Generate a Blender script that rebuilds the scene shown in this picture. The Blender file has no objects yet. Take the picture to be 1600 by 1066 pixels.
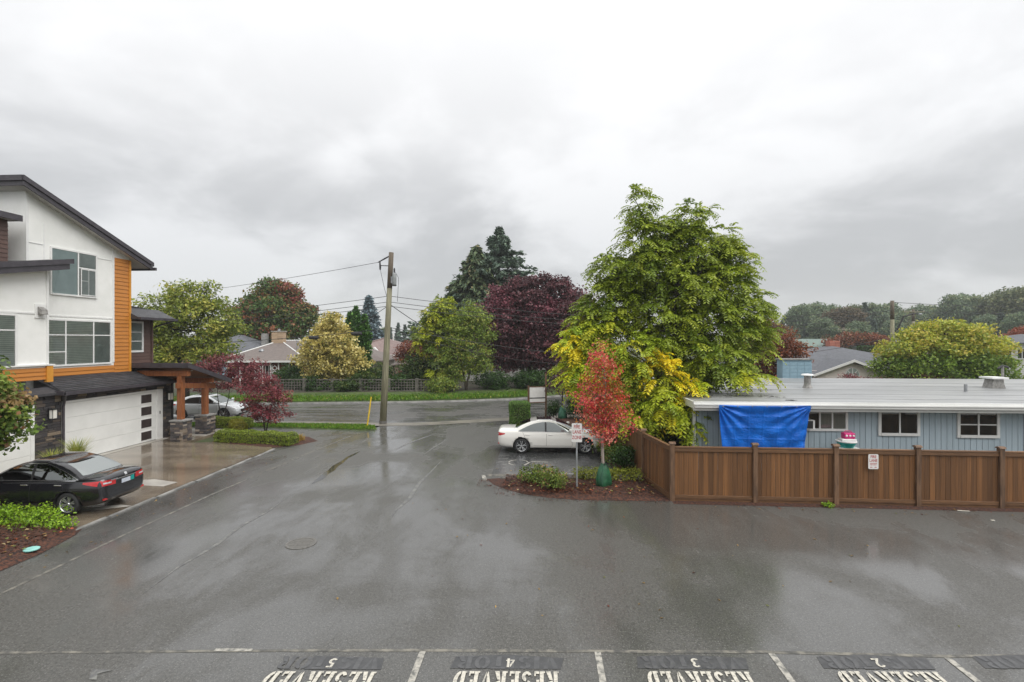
import bpy, bmesh, math, random
import numpy as np
from mathutils import Vector, Matrix
from mathutils.bvhtree import BVHTree
R = math.radians
scene = bpy.context.scene
COL = scene.collection
random.seed(7)
# ------------------------------------------------------------------ camera
cd = bpy.data.cameras.new('camera'); cam = bpy.data.objects.new('camera', cd); COL.objects.link(cam)
cd.sensor_width = 36.0; cd.lens = 36.0*785/1600; cd.shift_y = -2/1600
cd.clip_start = 0.1; cd.clip_end = 6000
cam.location = (0, 0, 4.95); cam.rotation_euler = (R(90), 0, R(3.7))
scene.camera = cam
# ------------------------------------------------------------------ sky (overcast) and sun
SUN_EL, SUN_AZ = 52, 125          # azimuth clockwise from +Y
w = bpy.data.worlds.new('World'); scene.world = w; w.use_nodes = True
nt = w.node_tree; nt.nodes.clear()
def N(tree, t, **kw):
    n = tree.nodes.new(t)
    for k, v in kw.items(): setattr(n, k, v)
    return n
def mth(tree, op, a, b=None, c=None, clamp=False):
    n = tree.nodes.new('ShaderNodeMath'); n.operation = op; n.use_clamp = clamp
    for i, v in enumerate((a, b, c)):
        if v is None: continue
        if isinstance(v, (int, float)): n.inputs[i].default_value = v
        else: tree.links.new(v, n.inputs[i])
    return n.outputs[0]
def mixc(tree, fac, a, b, bt='MIX'):
    n = tree.nodes.new('ShaderNodeMix'); n.data_type = 'RGBA'; n.blend_type = bt
    for idx, v in ((0, fac), (6, a), (7, b)):
        if isinstance(v, (int, float)): n.inputs[idx].default_value = v
        elif isinstance(v, tuple): n.inputs[idx].default_value = (v[0], v[1], v[2], 1)
        else: tree.links.new(v, n.inputs[idx])
    return n.outputs[2]
def mapr(tree, v, a, b, c=0, d=1, smooth=True):
    n = tree.nodes.new('ShaderNodeMapRange'); n.interpolation_type = 'SMOOTHSTEP' if smooth else 'LINEAR'
    tree.links.new(v, n.inputs[0])
    for i, x in enumerate((a, b, c, d)): n.inputs[i+1].default_value = x
    return n.outputs[0]
def noise(tree, vec, scale, detail=4, rough=.5, dist=0):
    n = tree.nodes.new('ShaderNodeTexNoise'); n.inputs['Scale'].default_value = scale
    n.inputs['Detail'].default_value = detail; n.inputs['Roughness'].default_value = rough; n.inputs['Distortion'].default_value = dist
    if vec is not None: tree.links.new(vec, n.inputs['Vector'])
    return n.outputs['Fac']
tc = N(nt, 'ShaderNodeTexCoord'); sp = N(nt, 'ShaderNodeSeparateXYZ'); nt.links.new(tc.outputs['Generated'], sp.inputs[0])
el = mth(nt, 'MAXIMUM', sp.outputs['Z'], 0.0)
den = mth(nt, 'ADD', el, 0.42)
cb = N(nt, 'ShaderNodeCombineXYZ')
nt.links.new(mth(nt, 'DIVIDE', sp.outputs['X'], den), cb.inputs[0])
nt.links.new(mth(nt, 'DIVIDE', sp.outputs['Y'], den), cb.inputs[1])
nt.links.new(mth(nt, 'MULTIPLY', el, 1.2), cb.inputs[2])
mp = N(nt, 'ShaderNodeMapping'); mp.inputs['Location'].default_value = (12.5, 8.8, 0); nt.links.new(cb.outputs[0], mp.inputs[0])
n1 = noise(nt, mp.outputs[0], .95, 7, .52, .4)
n2 = noise(nt, mp.outputs[0], 3.1, 6, .55, .3)
dens = mth(nt, 'ADD', mth(nt, 'MULTIPLY', n1, .72), mth(nt, 'MULTIPLY', n2, .28))
patch = mapr(nt, dens, .44, .60)                                  # darker bellies
lowf = mapr(nt, el, .52, .16)                                     # heavier cloud low down, thin bright cloud above
dark = mth(nt, 'MULTIPLY', patch, mth(nt, 'MULTIPLY', mapr(nt, el, .56, .17, .14, 1), mapr(nt, el, -.02, .12, .35, 1)))
base0 = mixc(nt, mapr(nt, el, .03, .45), (.50, .504, .51), (.71, .711, .714))
base = mixc(nt, mapr(nt, el, .45, 1.0), base0, (.95, .95, .95))
cloud = mixc(nt, mth(nt, 'MULTIPLY', dark, .62), base, (.265, .268, .272))
sky = N(nt, 'ShaderNodeTexSky', sky_type='NISHITA'); sky.sun_disc = False
sky.sun_elevation = R(SUN_EL); sky.sun_rotation = R(SUN_AZ)
b1 = N(nt, 'ShaderNodeBackground'); nt.links.new(cloud, b1.inputs[0]); b1.inputs[1].default_value = 1.0
b2 = N(nt, 'ShaderNodeBackground'); nt.links.new(sky.outputs[0], b2.inputs[0]); b2.inputs[1].default_value = 0.1
mx = N(nt, 'ShaderNodeMixShader'); mx.inputs[0].default_value = .94
nt.links.new(b2.outputs[0], mx.inputs[1]); nt.links.new(b1.outputs[0], mx.inputs[2])
ow = N(nt, 'ShaderNodeOutputWorld'); nt.links.new(mx.outputs[0], ow.inputs[0])
sl = bpy.data.lights.new('sun', 'SUN'); sl.energy = 1.5; sl.angle = R(50); sl.color = (1, .975, .94)
so = bpy.data.objects.new('sun', sl); COL.objects.link(so)
so.rotation_euler = (R(90-SUN_EL), 0, R(180-SUN_AZ)); so.location = (0, 0, 60)
vs = scene.view_settings; vs.view_transform = 'Standard'; vs.look = 'None'; vs.exposure = 0.64; vs.gamma = 1.0
scene.cycles.use_denoising = True
scene.cycles.max_bounces = 6; scene.cycles.diffuse_bounces = 3; scene.cycles.glossy_bounces = 3
scene.cycles.transparent_max_bounces = 8; scene.cycles.caustics_reflective = False; scene.cycles.caustics_refractive = False
scene.cycles.volume_bounces = 1

# ------------------------------------------------------------------ materials
MATS = {}
def mat(name, c1, c2=None, scale=6, rough=.6, bump=0, bscale=60, st=(1,1,1), rand=0, metal=0, spec=.5, coat=0, detail=5, rvar=0, world=False, lo=.35, hi=.65, palette=None):
    m = bpy.data.materials.new(name); m.use_nodes = True; t = m.node_tree
    p = t.nodes['Principled BSDF']; MATS[name] = m
    p.inputs['Roughness'].default_value = rough; p.inputs['Metallic'].default_value = metal
    p.inputs['Specular IOR Level'].default_value = spec; p.inputs['Coat Weight'].default_value = coat; p.inputs['Coat Roughness'].default_value = .06
    if world:
        g = N(t, 'ShaderNodeNewGeometry'); vec = g.outputs['Position']
    else:
        g = N(t, 'ShaderNodeTexCoord'); vec = g.outputs['Object']
    mpn = N(t, 'ShaderNodeMapping'); mpn.inputs['Scale'].default_value = st; t.links.new(vec, mpn.inputs[0])
    oi = N(t, 'ShaderNodeObjectInfo')
    if not world:
        off = N(t, 'ShaderNodeVectorMath', operation='SCALE'); cmb = N(t, 'ShaderNodeCombineXYZ')
        for i in range(3): t.links.new(oi.outputs['Random'], cmb.inputs[i])
        t.links.new(cmb.outputs[0], off.inputs[0]); off.inputs['Scale'].default_value = 17
        ad = N(t, 'ShaderNodeVectorMath', operation='ADD'); t.links.new(mpn.outputs[0], ad.inputs[0]); t.links.new(off.outputs[0], ad.inputs[1]); v = ad.outputs[0]
    else: v = mpn.outputs[0]
    if c2 is None: c2 = tuple(x*.8 for x in c1)
    nf = noise(t, v, scale, detail, .6)
    f = mapr(t, nf, lo, hi)
    if palette:
        cr = N(t, 'ShaderNodeValToRGB'); cr.color_ramp.interpolation = 'CONSTANT'
        els = cr.color_ramp.elements
        while len(els) < len(palette): els.new(.5)
        for i, (pos, c) in enumerate(palette): els[i].position = pos; els[i].color = (*c, 1)
        t.links.new(oi.outputs['Random'], cr.inputs[0])
        col = mixc(t, mth(t, 'MULTIPLY', f, .35), cr.outputs[0], c2)
    else: col = mixc(t, f, tuple(c1), tuple(c2))
    if rand:
        k = mth(t, 'MULTIPLY_ADD', oi.outputs['Random'], 2*rand, 1-rand)
        vm = N(t, 'ShaderNodeVectorMath', operation='SCALE'); t.links.new(col, vm.inputs[0]); t.links.new(k, vm.inputs['Scale']); col = vm.outputs[0]
    t.links.new(col, p.inputs['Base Color'])
    if rvar:
        t.links.new(mth(t, 'MULTIPLY_ADD', nf, rvar, rough-rvar/2), p.inputs['Roughness'])
    if bump:
        bn = N(t, 'ShaderNodeBump'); bn.inputs['Strength'].default_value = bump; bn.inputs['Distance'].default_value = .02
        t.links.new(noise(t, v, bscale, 4, .6), bn.inputs['Height']); t.links.new(bn.outputs[0], p.inputs['Normal'])
    return m
def srgb(r, g, b):
    f = lambda c: c/12.92 if c <= .04045 else ((c+.055)/1.055)**2.4
    return (f(r/255), f(g/255), f(b/255))
# wet asphalt, two tones
def asphalt(name, c1, c2, seed, streak=(1, .12, 1)):
    m = bpy.data.materials.new(name); m.use_nodes = True; t = m.node_tree; p = t.nodes['Principled BSDF']; MATS[name] = m
    g = N(t, 'ShaderNodeNewGeometry'); mpn = N(t, 'ShaderNodeMapping'); mpn.inputs['Location'].default_value = (seed, seed*.7, 0)
    t.links.new(g.outputs['Position'], mpn.inputs[0]); v = mpn.outputs[0]
    ms = N(t, 'ShaderNodeMapping'); ms.inputs['Scale'].default_value = streak; t.links.new(v, ms.inputs[0])
    big = noise(t, v, .2, 6, .62, .5); stn = noise(t, ms.outputs[0], .8, 7, .65, .45); agg = noise(t, v, 42, 3, .75)
    fine = noise(t, v, 28, 3, .7)
    wet = mth(t, 'ADD', mth(t, 'MULTIPLY', big, .62), mth(t, 'MULTIPLY', stn, .38))
    wetf = mapr(t, wet, .42, .57)
    pud = mapr(t, wet, .585, .64)
    c = mixc(t, wetf, c1, c2)
    spk = mapr(t, agg, .54, .70)
    c = mixc(t, mth(t, 'MULTIPLY', spk, mth(t, 'MULTIPLY_ADD', pud, -.4, .6)), c, (.34, .335, .32))
    gr = noise(t, v, 16, 3, .8); gk = mapr(t, gr, .34, .64, .78, 1.16)
    vg = N(t, 'ShaderNodeVectorMath', operation='SCALE'); t.links.new(c, vg.inputs[0]); t.links.new(gk, vg.inputs['Scale']); c = vg.outputs[0]
    dk = mapr(t, fine, .32, .56, .55, 1.08)
    vm = N(t, 'ShaderNodeVectorMath', operation='SCALE'); t.links.new(c, vm.inputs[0]); t.links.new(dk, vm.inputs['Scale'])
    t.links.new(vm.outputs[0], p.inputs['Base Color'])
    p.inputs['Roughness'].default_value = .62; p.inputs['Specular IOR Level'].default_value = .4
    rg = mth(t, 'MULTIPLY_ADD', wetf, -.20, .34)                  # water film lying over the stones
    rg = mth(t, 'MULTIPLY_ADD', pud, -.07, rg)
    p.inputs['Coat IOR'].default_value = 1.75
    t.links.new(rg, p.inputs['Coat Roughness']); t.links.new(mth(t, 'MULTIPLY_ADD', wetf, .82, .18), p.inputs['Coat Weight'])
    bn = N(t, 'ShaderNodeBump'); bn.inputs['Distance'].default_value = .006
    t.links.new(mth(t, 'MULTIPLY_ADD', pud, -.32, .38), bn.inputs['Strength'])
    t.links.new(mth(t, 'ADD', agg, mth(t, 'MULTIPLY', fine, .8)), bn.inputs['Height']); t.links.new(bn.outputs[0], p.inputs['Normal'])
    return m
asphalt('asphalt', (.080, .078, .070), (.058, .057, .051), 3.0, (1, .3, 1))
asphalt('asphalt_street', (.09, .086, .08), (.045, .045, .044), 21.0, (.1, 1, 1))
asphalt('asphalt_bay', (.058, .059, .06), (.036, .038, .038), 9.0)
mat('concrete_wet', (.23, .185, .135), (.125, .098, .07), .6, .24, .10, 40, world=True, st=(.5, 1.6, 1), rvar=.2, detail=8, coat=.5)
mat('gutter_strip', (.23, .21, .175), (.13, .12, .10), .7, .4, .2, 40, world=True, rvar=.2)
mat('concrete', (.42, .40, .36), (.30, .28, .25), 1.2, .7, .2, 50, world=True)
mat('concrete_grey', (.30, .295, .28), (.17, .168, .16), 2.2, .7, .3, 40, world=True)
mat('mulch', (.105, .037, .018), (.022, .010, .007), 16, .85, 1.0, 24, world=True, detail=8, lo=.36, hi=.6)
mat('soil', (.06, .045, .03), (.04, .05, .022), .6, .9, .4, 12, world=True)
mat('lawn', (.07, .105, .022), (.048, .075, .018), 1.4, .8, .6, 30, world=True)
mat('terrain', (.05, .075, .022), (.06, .055, .03), .12, .9, .4, 6, world=True)
mat('line_paint', (.42, .40, .35), (.12, .12, .11), 11, .55, .15, 60, world=True, lo=.38, hi=.68)
mat('line_faded', (.22, .205, .17), (.075, .074, .068), 5, .55, .15, 60, world=True, lo=.33, hi=.63)
mat('line_faint', (.22, .22, .2), (.10, .10, .10), 6, .5, .15, 60, world=True, lo=.3, hi=.6)
mat('stencil_paint', (.58, .55, .47), (.26, .25, .22), 18, .55, .15, 60, world=True, lo=.42, hi=.72)
mat('blackout_paint', (.05, .051, .053), (.07, .071, .072), 5, .42, .2, 70, world=True)
mat('ghost_paint', (.095, .096, .098), (.07, .071, .073), 8, .42, .2, 70, world=True)
mat('iron', (.15, .142, .128), (.10, .096, .087), 20, .45, .3, 30)
mat('white_wall', (.86, .86, .83), (.80, .805, .77), 1.5, .6, .06, 30)
mat('white_trim', (.80, .80, .78), (.74, .74, .72), 3, .5)
mat('soffit', (.62, .60, .56), (.56, .54, .5), 3, .6)
mat('roof_dark', (.055, .053, .058), (.035, .034, .037), 5, .6, .5, 60)
mat('fascia_dark', (.062, .056, .066), (.045, .04, .047), 4, .45)
mat('shingle_dark', (.06, .06, .066), (.028, .028, .031), 9, .55, .7, 40, st=(1, .35, 1), rand=.25)
mat('orange_siding', (.55, .215, .035), (.45, .165, .027), 4, .5, .12, 25, st=(1, .3, 3), rand=.06)
mat('orange_trim', (.66, .30, .04), (.58, .25, .032), 5, .5)
mat('brown_siding', (.12, .068, .054), (.09, .052, .042), 4, .55, .1, 25, rand=.08)
mat('mortar', (.022, .02, .02), (.014, .013, .013), 10, .9)
STONES = [(0, (.055, .05, .052)), (.2, (.085, .075, .072)), (.38, (.036, .034, .038)), (.55, (.12, .095, .075)), (.68, (.07, .06, .06)), (.82, (.05, .046, .05)), (.9, (.27, .21, .15)), (.955, (.36, .29, .215))]
mat('stone', (.06, .05, .05), (.028, .026, .028), 14, .6, .8, 18, palette=STONES)
STONES2 = [(0, (.09, .08, .08)), (.2, (.15, .13, .12)), (.38, (.06, .056, .06)), (.55, (.2, .155, .12)), (.7, (.12, .1, .1)), (.85, (.3, .24, .18)), (.94, (.42, .36, .3))]
mat('stone_pale', (.1, .09, .09), (.05, .045, .045), 14, .6, .8, 18, palette=STONES2)
mat('timber', (.30, .105, .035), (.19, .062, .02), 3, .5, .3, 20, st=(6, 6, .6), rand=.06)
mat('soffit_wood', (.30, .13, .05), (.20, .08, .03), 4, .5, .2, 20, st=(.5, 8, 1))
mat('garage_white', (.78, .785, .76), (.72, .725, .70), 1.2, .5, .05, 90)
mat('garage_pane', (.035, .026, .026), (.05, .038, .036), 6, .3)
mat('black_metal', (.02, .02, .022), (.03, .03, .03), 8, .4)
mat('grey_metal', (.36, .37, .38), (.28, .29, .30), 6, .4, metal=.6)
mat('grey_vent', (.32, .31, .29), (.2, .19, .18), 9, .5)
mat('frosted', (.75, .74, .68), (.7, .68, .62), 5, .3)
mat('fence_wood', (.235, .105, .034), (.10, .044, .015), 2.2, .62, .45, 16, st=(9, 9, .55), rand=.36)
mat('fence_trim', (.185, .092, .038), (.10, .048, .02), 2.5, .62, .4, 16, st=(2, 2, 2), rand=.14)
mat('fence_post', (.20, .112, .06), (.10, .055, .03), 2.5, .65, .4, 16, st=(6, 6, .7), rand=.15)
mat('blue_siding', (.44, .53, .585), (.385, .47, .525), 1.6, .6, .15, 25, st=(3, 3, .5), rand=.04)
mat('blue_block', (.24, .36, .43), (.2, .31, .38), 2, .7, .2, 30)
mat('blue_groove', (.1, .14, .17), (.08, .115, .14), 4, .8)
mat('white_fascia', (.76, .76, .74), (.64, .645, .62), 1.2, .5, st=(.4, 1, 3))
mat('dark_wall', (.035, .038, .042), (.025, .027, .03), 4, .7)
mat('membrane', (.36, .365, .365), (.24, .245, .245), .5, .36, .12, 20, st=(.35, 1.6, 1), rvar=.25, detail=8)
mat('membrane_seam', (.27, .275, .275), (.2, .205, .205), 2, .5)
mat('debris', (.03, .024, .018), (.05, .04, .03), 10, .8, .5, 30)
mat('curtain', (.30, .30, .27), (.24, .24, .215), 8, .8, st=(8, 8, .4))
mat('blind', (.62, .67, .60), (.54, .58, .52), 3, .7)
mat('dark_room', (.020, .022, .021), (.035, .035, .032), 2, .8)
mat('room_reflect_grey', (.36, .41, .385), (.27, .31, .29), 1.2, .8)  # room backing, grey-teal mixed in as painted reflection of trees and houses
mat('sky_reflect_tint', (.52, .66, .66), (.40, .52, .53), .8, .08)  # pale teal colour imitates sky reflected in the window panes
mat('pole_wood', (.27, .255, .165), (.16, .15, .095), 3, .75, .5, 14, st=(7, 7, .35))
mat('pole_top', (.15, .12, .085), (.09, .07, .05), 3, .75, .5, 14, st=(7, 7, .35))
mat('cable', (.02, .02, .022), (.03, .03, .03), 6, .6)
mat('transformer', (.30, .32, .32), (.24, .25, .25), 6, .45)
mat('yellow_plastic', (.80, .55, .02), (.70, .46, .02), 4, .4)
mat('sign_white', (.78, .77, .75), (.72, .71, .68), 5, .35)
mat('sign_red', (.45, .035, .04), (.40, .03, .035), 5, .4)
mat('post_steel', (.42, .44, .46), (.34, .36, .37), 6, .4, metal=.5)
mat('bag_green', (.022, .12, .052), (.012, .07, .032), 5, .45, 1.0, 6)
mat('bag_green_dull', (.05, .16, .10), (.03, .11, .07), 5, .45, .4, 9)
mat('bark', (.12, .095, .07), (.06, .047, .036), 6, .85, .7, 20, st=(3, 3, .6))
mat('bark_dark', (.05, .04, .034), (.028, .023, .02), 6, .85, .7, 20, st=(3, 3, .6))
mat('bark_pale', (.42, .37, .32), (.25, .2, .17), 6, .8, .4, 20, st=(3, 3, .6))
mat('terracotta', (.30, .095, .045), (.24, .07, .035), 6, .7, .2)
mat('lid_teal', (.30, .62, .56), (.24, .52, .47), 6, .4)
mat('roof_taupe', (.185, .155, .14), (.14, .118, .108), 3, .75, .5, 30, st=(1, 1, 6))
mat('roof_mauve', (.26, .19, .175), (.2, .145, .135), 3, .75, .5, 30)
mat('roof_grey', (.115, .12, .135), (.085, .09, .10), 3, .7, .5, 30, st=(1, 1, 4))
mat('brick_red', (.24, .07, .045), (.17, .05, .035), 9, .8, .4, 20)
mat('chimney_tan', (.50, .37, .25), (.40, .29, .19), 9, .8, .4, 20, rand=.15)
mat('chimney_red', (.42, .17, .12), (.33, .12, .085), 9, .8, .4, 20, rand=.15)
mat('stucco_white', (.76, .69, .65), (.68, .61, .57), 3, .8, .2, 30)
mat('stucco_pink', (.50, .36, .30), (.43, .30, .25), 3, .8, .2, 30)
mat('siding_white', (.66, .65, .62), (.58, .575, .55), 3, .7)
mat('block_grey', (.18, .168, .142), (.09, .085, .072), 4, .8, .4, 20)
mat('green_roof', (.16, .22, .19), (.13, .18, .155), 3, .6)
mat('tyre', (.016, .016, .017), (.024, .024, .024), 10, .75)
mat('alloy', (.62, .63, .64), (.52, .53, .54), 6, .25, metal=.75)
mat('rim_dark', (.03, .03, .032), (.05, .05, .05), 6, .5, metal=.3)
mat('chrome', (.75, .75, .75), (.65, .65, .65), 6, .15, metal=.9)
mat('car_white', (.82, .80, .75), (.80, .78, .73), 1, .22, coat=1)
mat('car_black', (.008, .0085, .011), (.006, .006, .009), 1, .18, coat=1)
mat('car_silver', (.62, .64, .65), (.56, .58, .59), 1, .25, metal=.25, coat=1)
mat('seam', (.012, .012, .012), (.012, .012, .012), 4, .7)
mat('seam_pale', (.22, .21, .19), (.2, .19, .17), 4, .7)
mat('car_plastic', (.018, .018, .018), (.025, .025, .025), 4, .5)
mat('lamp_red', (.55, .012, .016), (.42, .01, .013), 9, .12, coat=1)
mat('lamp_clear', (.62, .63, .64), (.42, .43, .44), 14, .1, coat=1)
mat('plate_white', (.60, .64, .70), (.5, .54, .62), 14, .4)
mat('teal_sticker', (.01, .36, .32), (.01, .3, .27), 5, .4)
mat('pink_plastic', (.62, .03, .20), (.55, .025, .17), 5, .35)
mat('teal_plastic', (.02, .36, .32), (.015, .3, .27), 5, .35)
mat('olive_plastic', (.3, .26, .08), (.25, .22, .06), 5, .4)
mat('litter', (.6, .58, .52), (.5, .48, .4), 20, .7)
def glassmat(name, tint, refl=.12, rough=.02):
    m = bpy.data.materials.new(name); m.use_nodes = True; t = m.node_tree; t.nodes.clear(); MATS[name] = m
    tr = N(t, 'ShaderNodeBsdfTransparent'); tr.inputs[0].default_value = (*tint, 1)
    gl = N(t, 'ShaderNodeBsdfGlossy'); gl.inputs['Roughness'].default_value = rough; gl.inputs[0].default_value = (.95, 1, .98, 1)
    lw = N(t, 'ShaderNodeFresnel'); lw.inputs[0].default_value = 1.5
    mxs = N(t, 'ShaderNodeMixShader'); t.links.new(mth(t, 'MULTIPLY_ADD', lw.outputs[0], .9, refl, True), mxs.inputs[0])
    t.links.new(tr.outputs[0], mxs.inputs[1]); t.links.new(gl.outputs[0], mxs.inputs[2])
    o = N(t, 'ShaderNodeOutputMaterial'); t.links.new(mxs.outputs[0], o.inputs[0])
glassmat('pane_glass', (.97, 1, .985), .07)
m_ = mat('water', (.045, .045, .042), (.03, .03, .028), 3, .04, 0, world=True)
glassmat('car_glass', (.10, .13, .12), .16)
glassmat('car_glass_pale', (.16, .2, .19), .34)
def tarpmat():
    m = mat('tarp_blue', (.008, .20, .84), (.005, .15, .68), 2.5, .38, 0)
    t = m.node_tree; p = t.nodes['Principled BSDF']
    g = N(t, 'ShaderNodeTexCoord'); mpn = N(t, 'ShaderNodeMapping'); mpn.inputs['Scale'].default_value = (1, 1, 1.6); t.links.new(g.outputs['Object'], mpn.inputs[0])
    bn = N(t, 'ShaderNodeBump'); bn.inputs['Strength'].default_value = .8; bn.inputs['Distance'].default_value = .05
    t.links.new(noise(t, mpn.outputs[0], 6.5, 5, .62, .9), bn.inputs['Height']); t.links.new(bn.outputs[0], p.inputs['Normal'])
tarpmat()
def leafmat(name, gloss=.42, trans=.33):
    m = bpy.data.materials.new(name); m.use_nodes = True; t = m.node_tree; p = t.nodes['Principled BSDF']; MATS[name] = m
    a = N(t, 'ShaderNodeAttribute'); a.attribute_name = 'Col'
    t.links.new(a.outputs['Color'], p.inputs['Base Color']); p.inputs['Roughness'].default_value = gloss; p.inputs['Specular IOR Level'].default_value = .35
    tl = N(t, 'ShaderNodeBsdfTranslucent'); t.links.new(a.outputs['Color'], tl.inputs[0])
    mxs = N(t, 'ShaderNodeMixShader'); mxs.inputs[0].default_value = trans
    t.links.new(p.outputs[0], mxs.inputs[1]); t.links.new(tl.outputs[0], mxs.inputs[2]); t.links.new(mxs.outputs[0], t.nodes['Material Output'].inputs[0])
leafmat('leaf'); leafmat('needle', .6, .12)

# ------------------------------------------------------------------ helpers
WORLD = {}
def thing(name, label, cat, loc=(0,0,0), rz=0, group=None):
    o = bpy.data.objects.new(name, None); COL.objects.link(o); o.location = loc; o.rotation_euler = (0, 0, rz)
    o.empty_display_size = .3
    o['label'] = label; o['category'] = cat
    if group: o['group'] = group
    WORLD[o.name] = Vector(loc); return o
def tag(o, label, cat, group=None):
    o['label'] = label; o['category'] = cat
    if group: o['group'] = group
    return o
def link(name, me, m=None, parent=None, smooth=False):
    if m is not None and not me.materials: me.materials.append(MATS[m] if isinstance(m, str) else m)
    o = bpy.data.objects.new(name, me); COL.objects.link(o)
    if parent is not None: o.parent = parent
    if smooth: me.polygons.foreach_set('use_smooth', [True]*len(me.polygons))
    return o
class MB:
    """collects simple solids; build() links them as one mesh object"""
    def __init__(s): s.v = []; s.f = []
    def add(s, vs, fs):
        b = len(s.v); s.v += [tuple(p) for p in vs]; s.f += [tuple(i+b for i in f) for f in fs]; return s
    def box(s, x0, y0, z0, x1, y1, z1):
        if x0 > x1: x0, x1 = x1, x0
        if y0 > y1: y0, y1 = y1, y0
        if z0 > z1: z0, z1 = z1, z0
        return s.add([(x0,y0,z0),(x1,y0,z0),(x1,y1,z0),(x0,y1,z0),(x0,y0,z1),(x1,y0,z1),(x1,y1,z1),(x0,y1,z1)],
                     [(0,3,2,1),(4,5,6,7),(0,1,5,4),(1,2,6,5),(2,3,7,6),(3,0,4,7)])
    def prism(s, axis, pts, a, b):
        """pts: polygon in the other two axes (in order x,y,z without axis), extruded from a to b"""
        n = len(pts)
        def P(p, t):
            return {'x': (t, p[0], p[1]), 'y': (p[0], t, p[1]), 'z': (p[0], p[1], t)}[axis]
        vs = [P(p, a) for p in pts] + [P(p, b) for p in pts]
        fs = [tuple(range(n-1, -1, -1)), tuple(range(n, 2*n))] + [(i, (i+1) % n, n+(i+1) % n, n+i) for i in range(n)]
        return s.add(vs, fs)
    def tube(s, pts, radii, n=8, cap=True):
        pts = [Vector(p) for p in pts]; rings = []
        if isinstance(radii, (int, float)): radii = [radii]*len(pts)
        up = None; vs = []
        for i, p in enumerate(pts):
            d = (pts[min(i+1, len(pts)-1)] - pts[max(i-1, 0)]).normalized()
            if up is None: up = d.orthogonal().normalized()
            up = (up - d*up.dot(d)); up = up.normalized() if up.length > 1e-6 else d.orthogonal().normalized()
            q = d.cross(up)
            for k in range(n):
                a = 2*math.pi*k/n; vs.append(p + (up*math.cos(a) + q*math.sin(a))*radii[i])
        fs = []
        for i in range(len(pts)-1):
            for k in range(n):
                fs.append((i*n+k, i*n+(k+1) % n, (i+1)*n+(k+1) % n, (i+1)*n+k))
        if cap: fs += [tuple(range(n-1, -1, -1)), tuple(range((len(pts)-1)*n, len(pts)*n))]
        return s.add(vs, fs)
    def lathe(s, prof, c=(0,0,0), n=20, axis='z', caps=True):
        vs = []; fs = []
        for r, h in prof:
            for k in range(n):
                a = 2*math.pi*k/n; x, y = r*math.cos(a), r*math.sin(a)
                p = {'z': (x, y, h), 'y': (x, h, y), 'x': (h, x, y)}[axis]
                vs.append((p[0]+c[0], p[1]+c[1], p[2]+c[2]))
        for i in range(len(prof)-1):
            for k in range(n): fs.append((i*n+k, i*n+(k+1) % n, (i+1)*n+(k+1) % n, (i+1)*n+k))
        if caps and prof[0][0] > 1e-4: fs.append(tuple(range(n-1, -1, -1)))
        if caps and prof[-1][0] > 1e-4: fs.append(tuple(range((len(prof)-1)*n, len(prof)*n)))
        return s.add(vs, fs)
    def mesh(s, name):
        me = bpy.data.meshes.new(name); me.from_pydata(s.v, [], s.f)
        bm = bmesh.new(); bm.from_mesh(me); bmesh.ops.recalc_face_normals(bm, faces=bm.faces); bm.to_mesh(me); bm.free()
        me.update(); return me
    def build(s, name, m, parent=None, local=False, smooth=False, bevel=0):
        if parent is not None and not local:
            off = WORLD[parent.name] if parent.name in WORLD else WORLD[parent.parent.name]
            s.v = [(x-off[0], y-off[1], z-off[2]) for x, y, z in s.v]
        o = link(name, s.mesh(name), m, parent, smooth)
        if bevel:
            bv = o.modifiers.new('bevel', 'BEVEL'); bv.width = bevel; bv.segments = 2; bv.limit_method = 'ANGLE'
        return o
def wbox(name, m, parent, *b, bevel=0): return MB().box(*b).build(name, m, parent, bevel=bevel)
UNIT = {}
def unit_mesh(key, m, maker):
    if (key, m) not in UNIT:
        me = maker().mesh(key); me.materials.append(MATS[m]); UNIT[(key, m)] = me
    return UNIT[(key, m)]
def cube_unit():
    # unit block with chamfered front edges, centred, -0.5..0.5, front +x
    c = .5; d = .44
    mb = MB()
    mb.add([(-c,-c,-c),(-c,c,-c),(-c,c,c),(-c,-c,c),(.38,-c,-c),(.38,c,-c),(.38,c,c),(.38,-c,c),(c,-d,-d),(c,d,-d),(c,d,d),(c,-d,d)],
           [(0,3,2,1),(0,1,5,4),(1,2,6,5),(2,3,7,6),(3,0,4,7),(4,5,9,8),(5,6,10,9),(6,7,11,10),(7,4,8,11),(8,9,10,11)])
    return mb
def piece(name, key, m, parent, c, size, rot=(0,0,0), maker=cube_unit):
    """small repeated piece sharing one mesh; c and size in world axes of the thing"""
    o = bpy.data.objects.new(name, unit_mesh(key, m, maker)); COL.objects.link(o); o.parent = parent
    off = WORLD[parent.name] if parent.name in WORLD else WORLD[parent.parent.name]
    o.location = (c[0]-off[0], c[1]-off[1], c[2]-off[2]); o.scale = size; o.rotation_euler = rot
    return o
def lap_unit():   # lap siding course: thicker at its bottom edge; runs along y, faces +x
    return MB().prism('y', [(0, -.5), (1, -.5), (1, -.40), (.35, .5), (0, .5)], -.5, .5)
def structure(name, mb, m, smooth=False):
    o = mb.build(name, m, None, smooth=smooth); o['kind'] = 'structure'; return o
def sheet(name, pts, z, m, th=None):
    mb = MB(); n = len(pts)
    if th: mb.prism('z', pts, z-th, z)
    else: mb.add([(x, y, z) for x, y in pts], [tuple(range(n))])
    return structure(name, mb, m)
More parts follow.
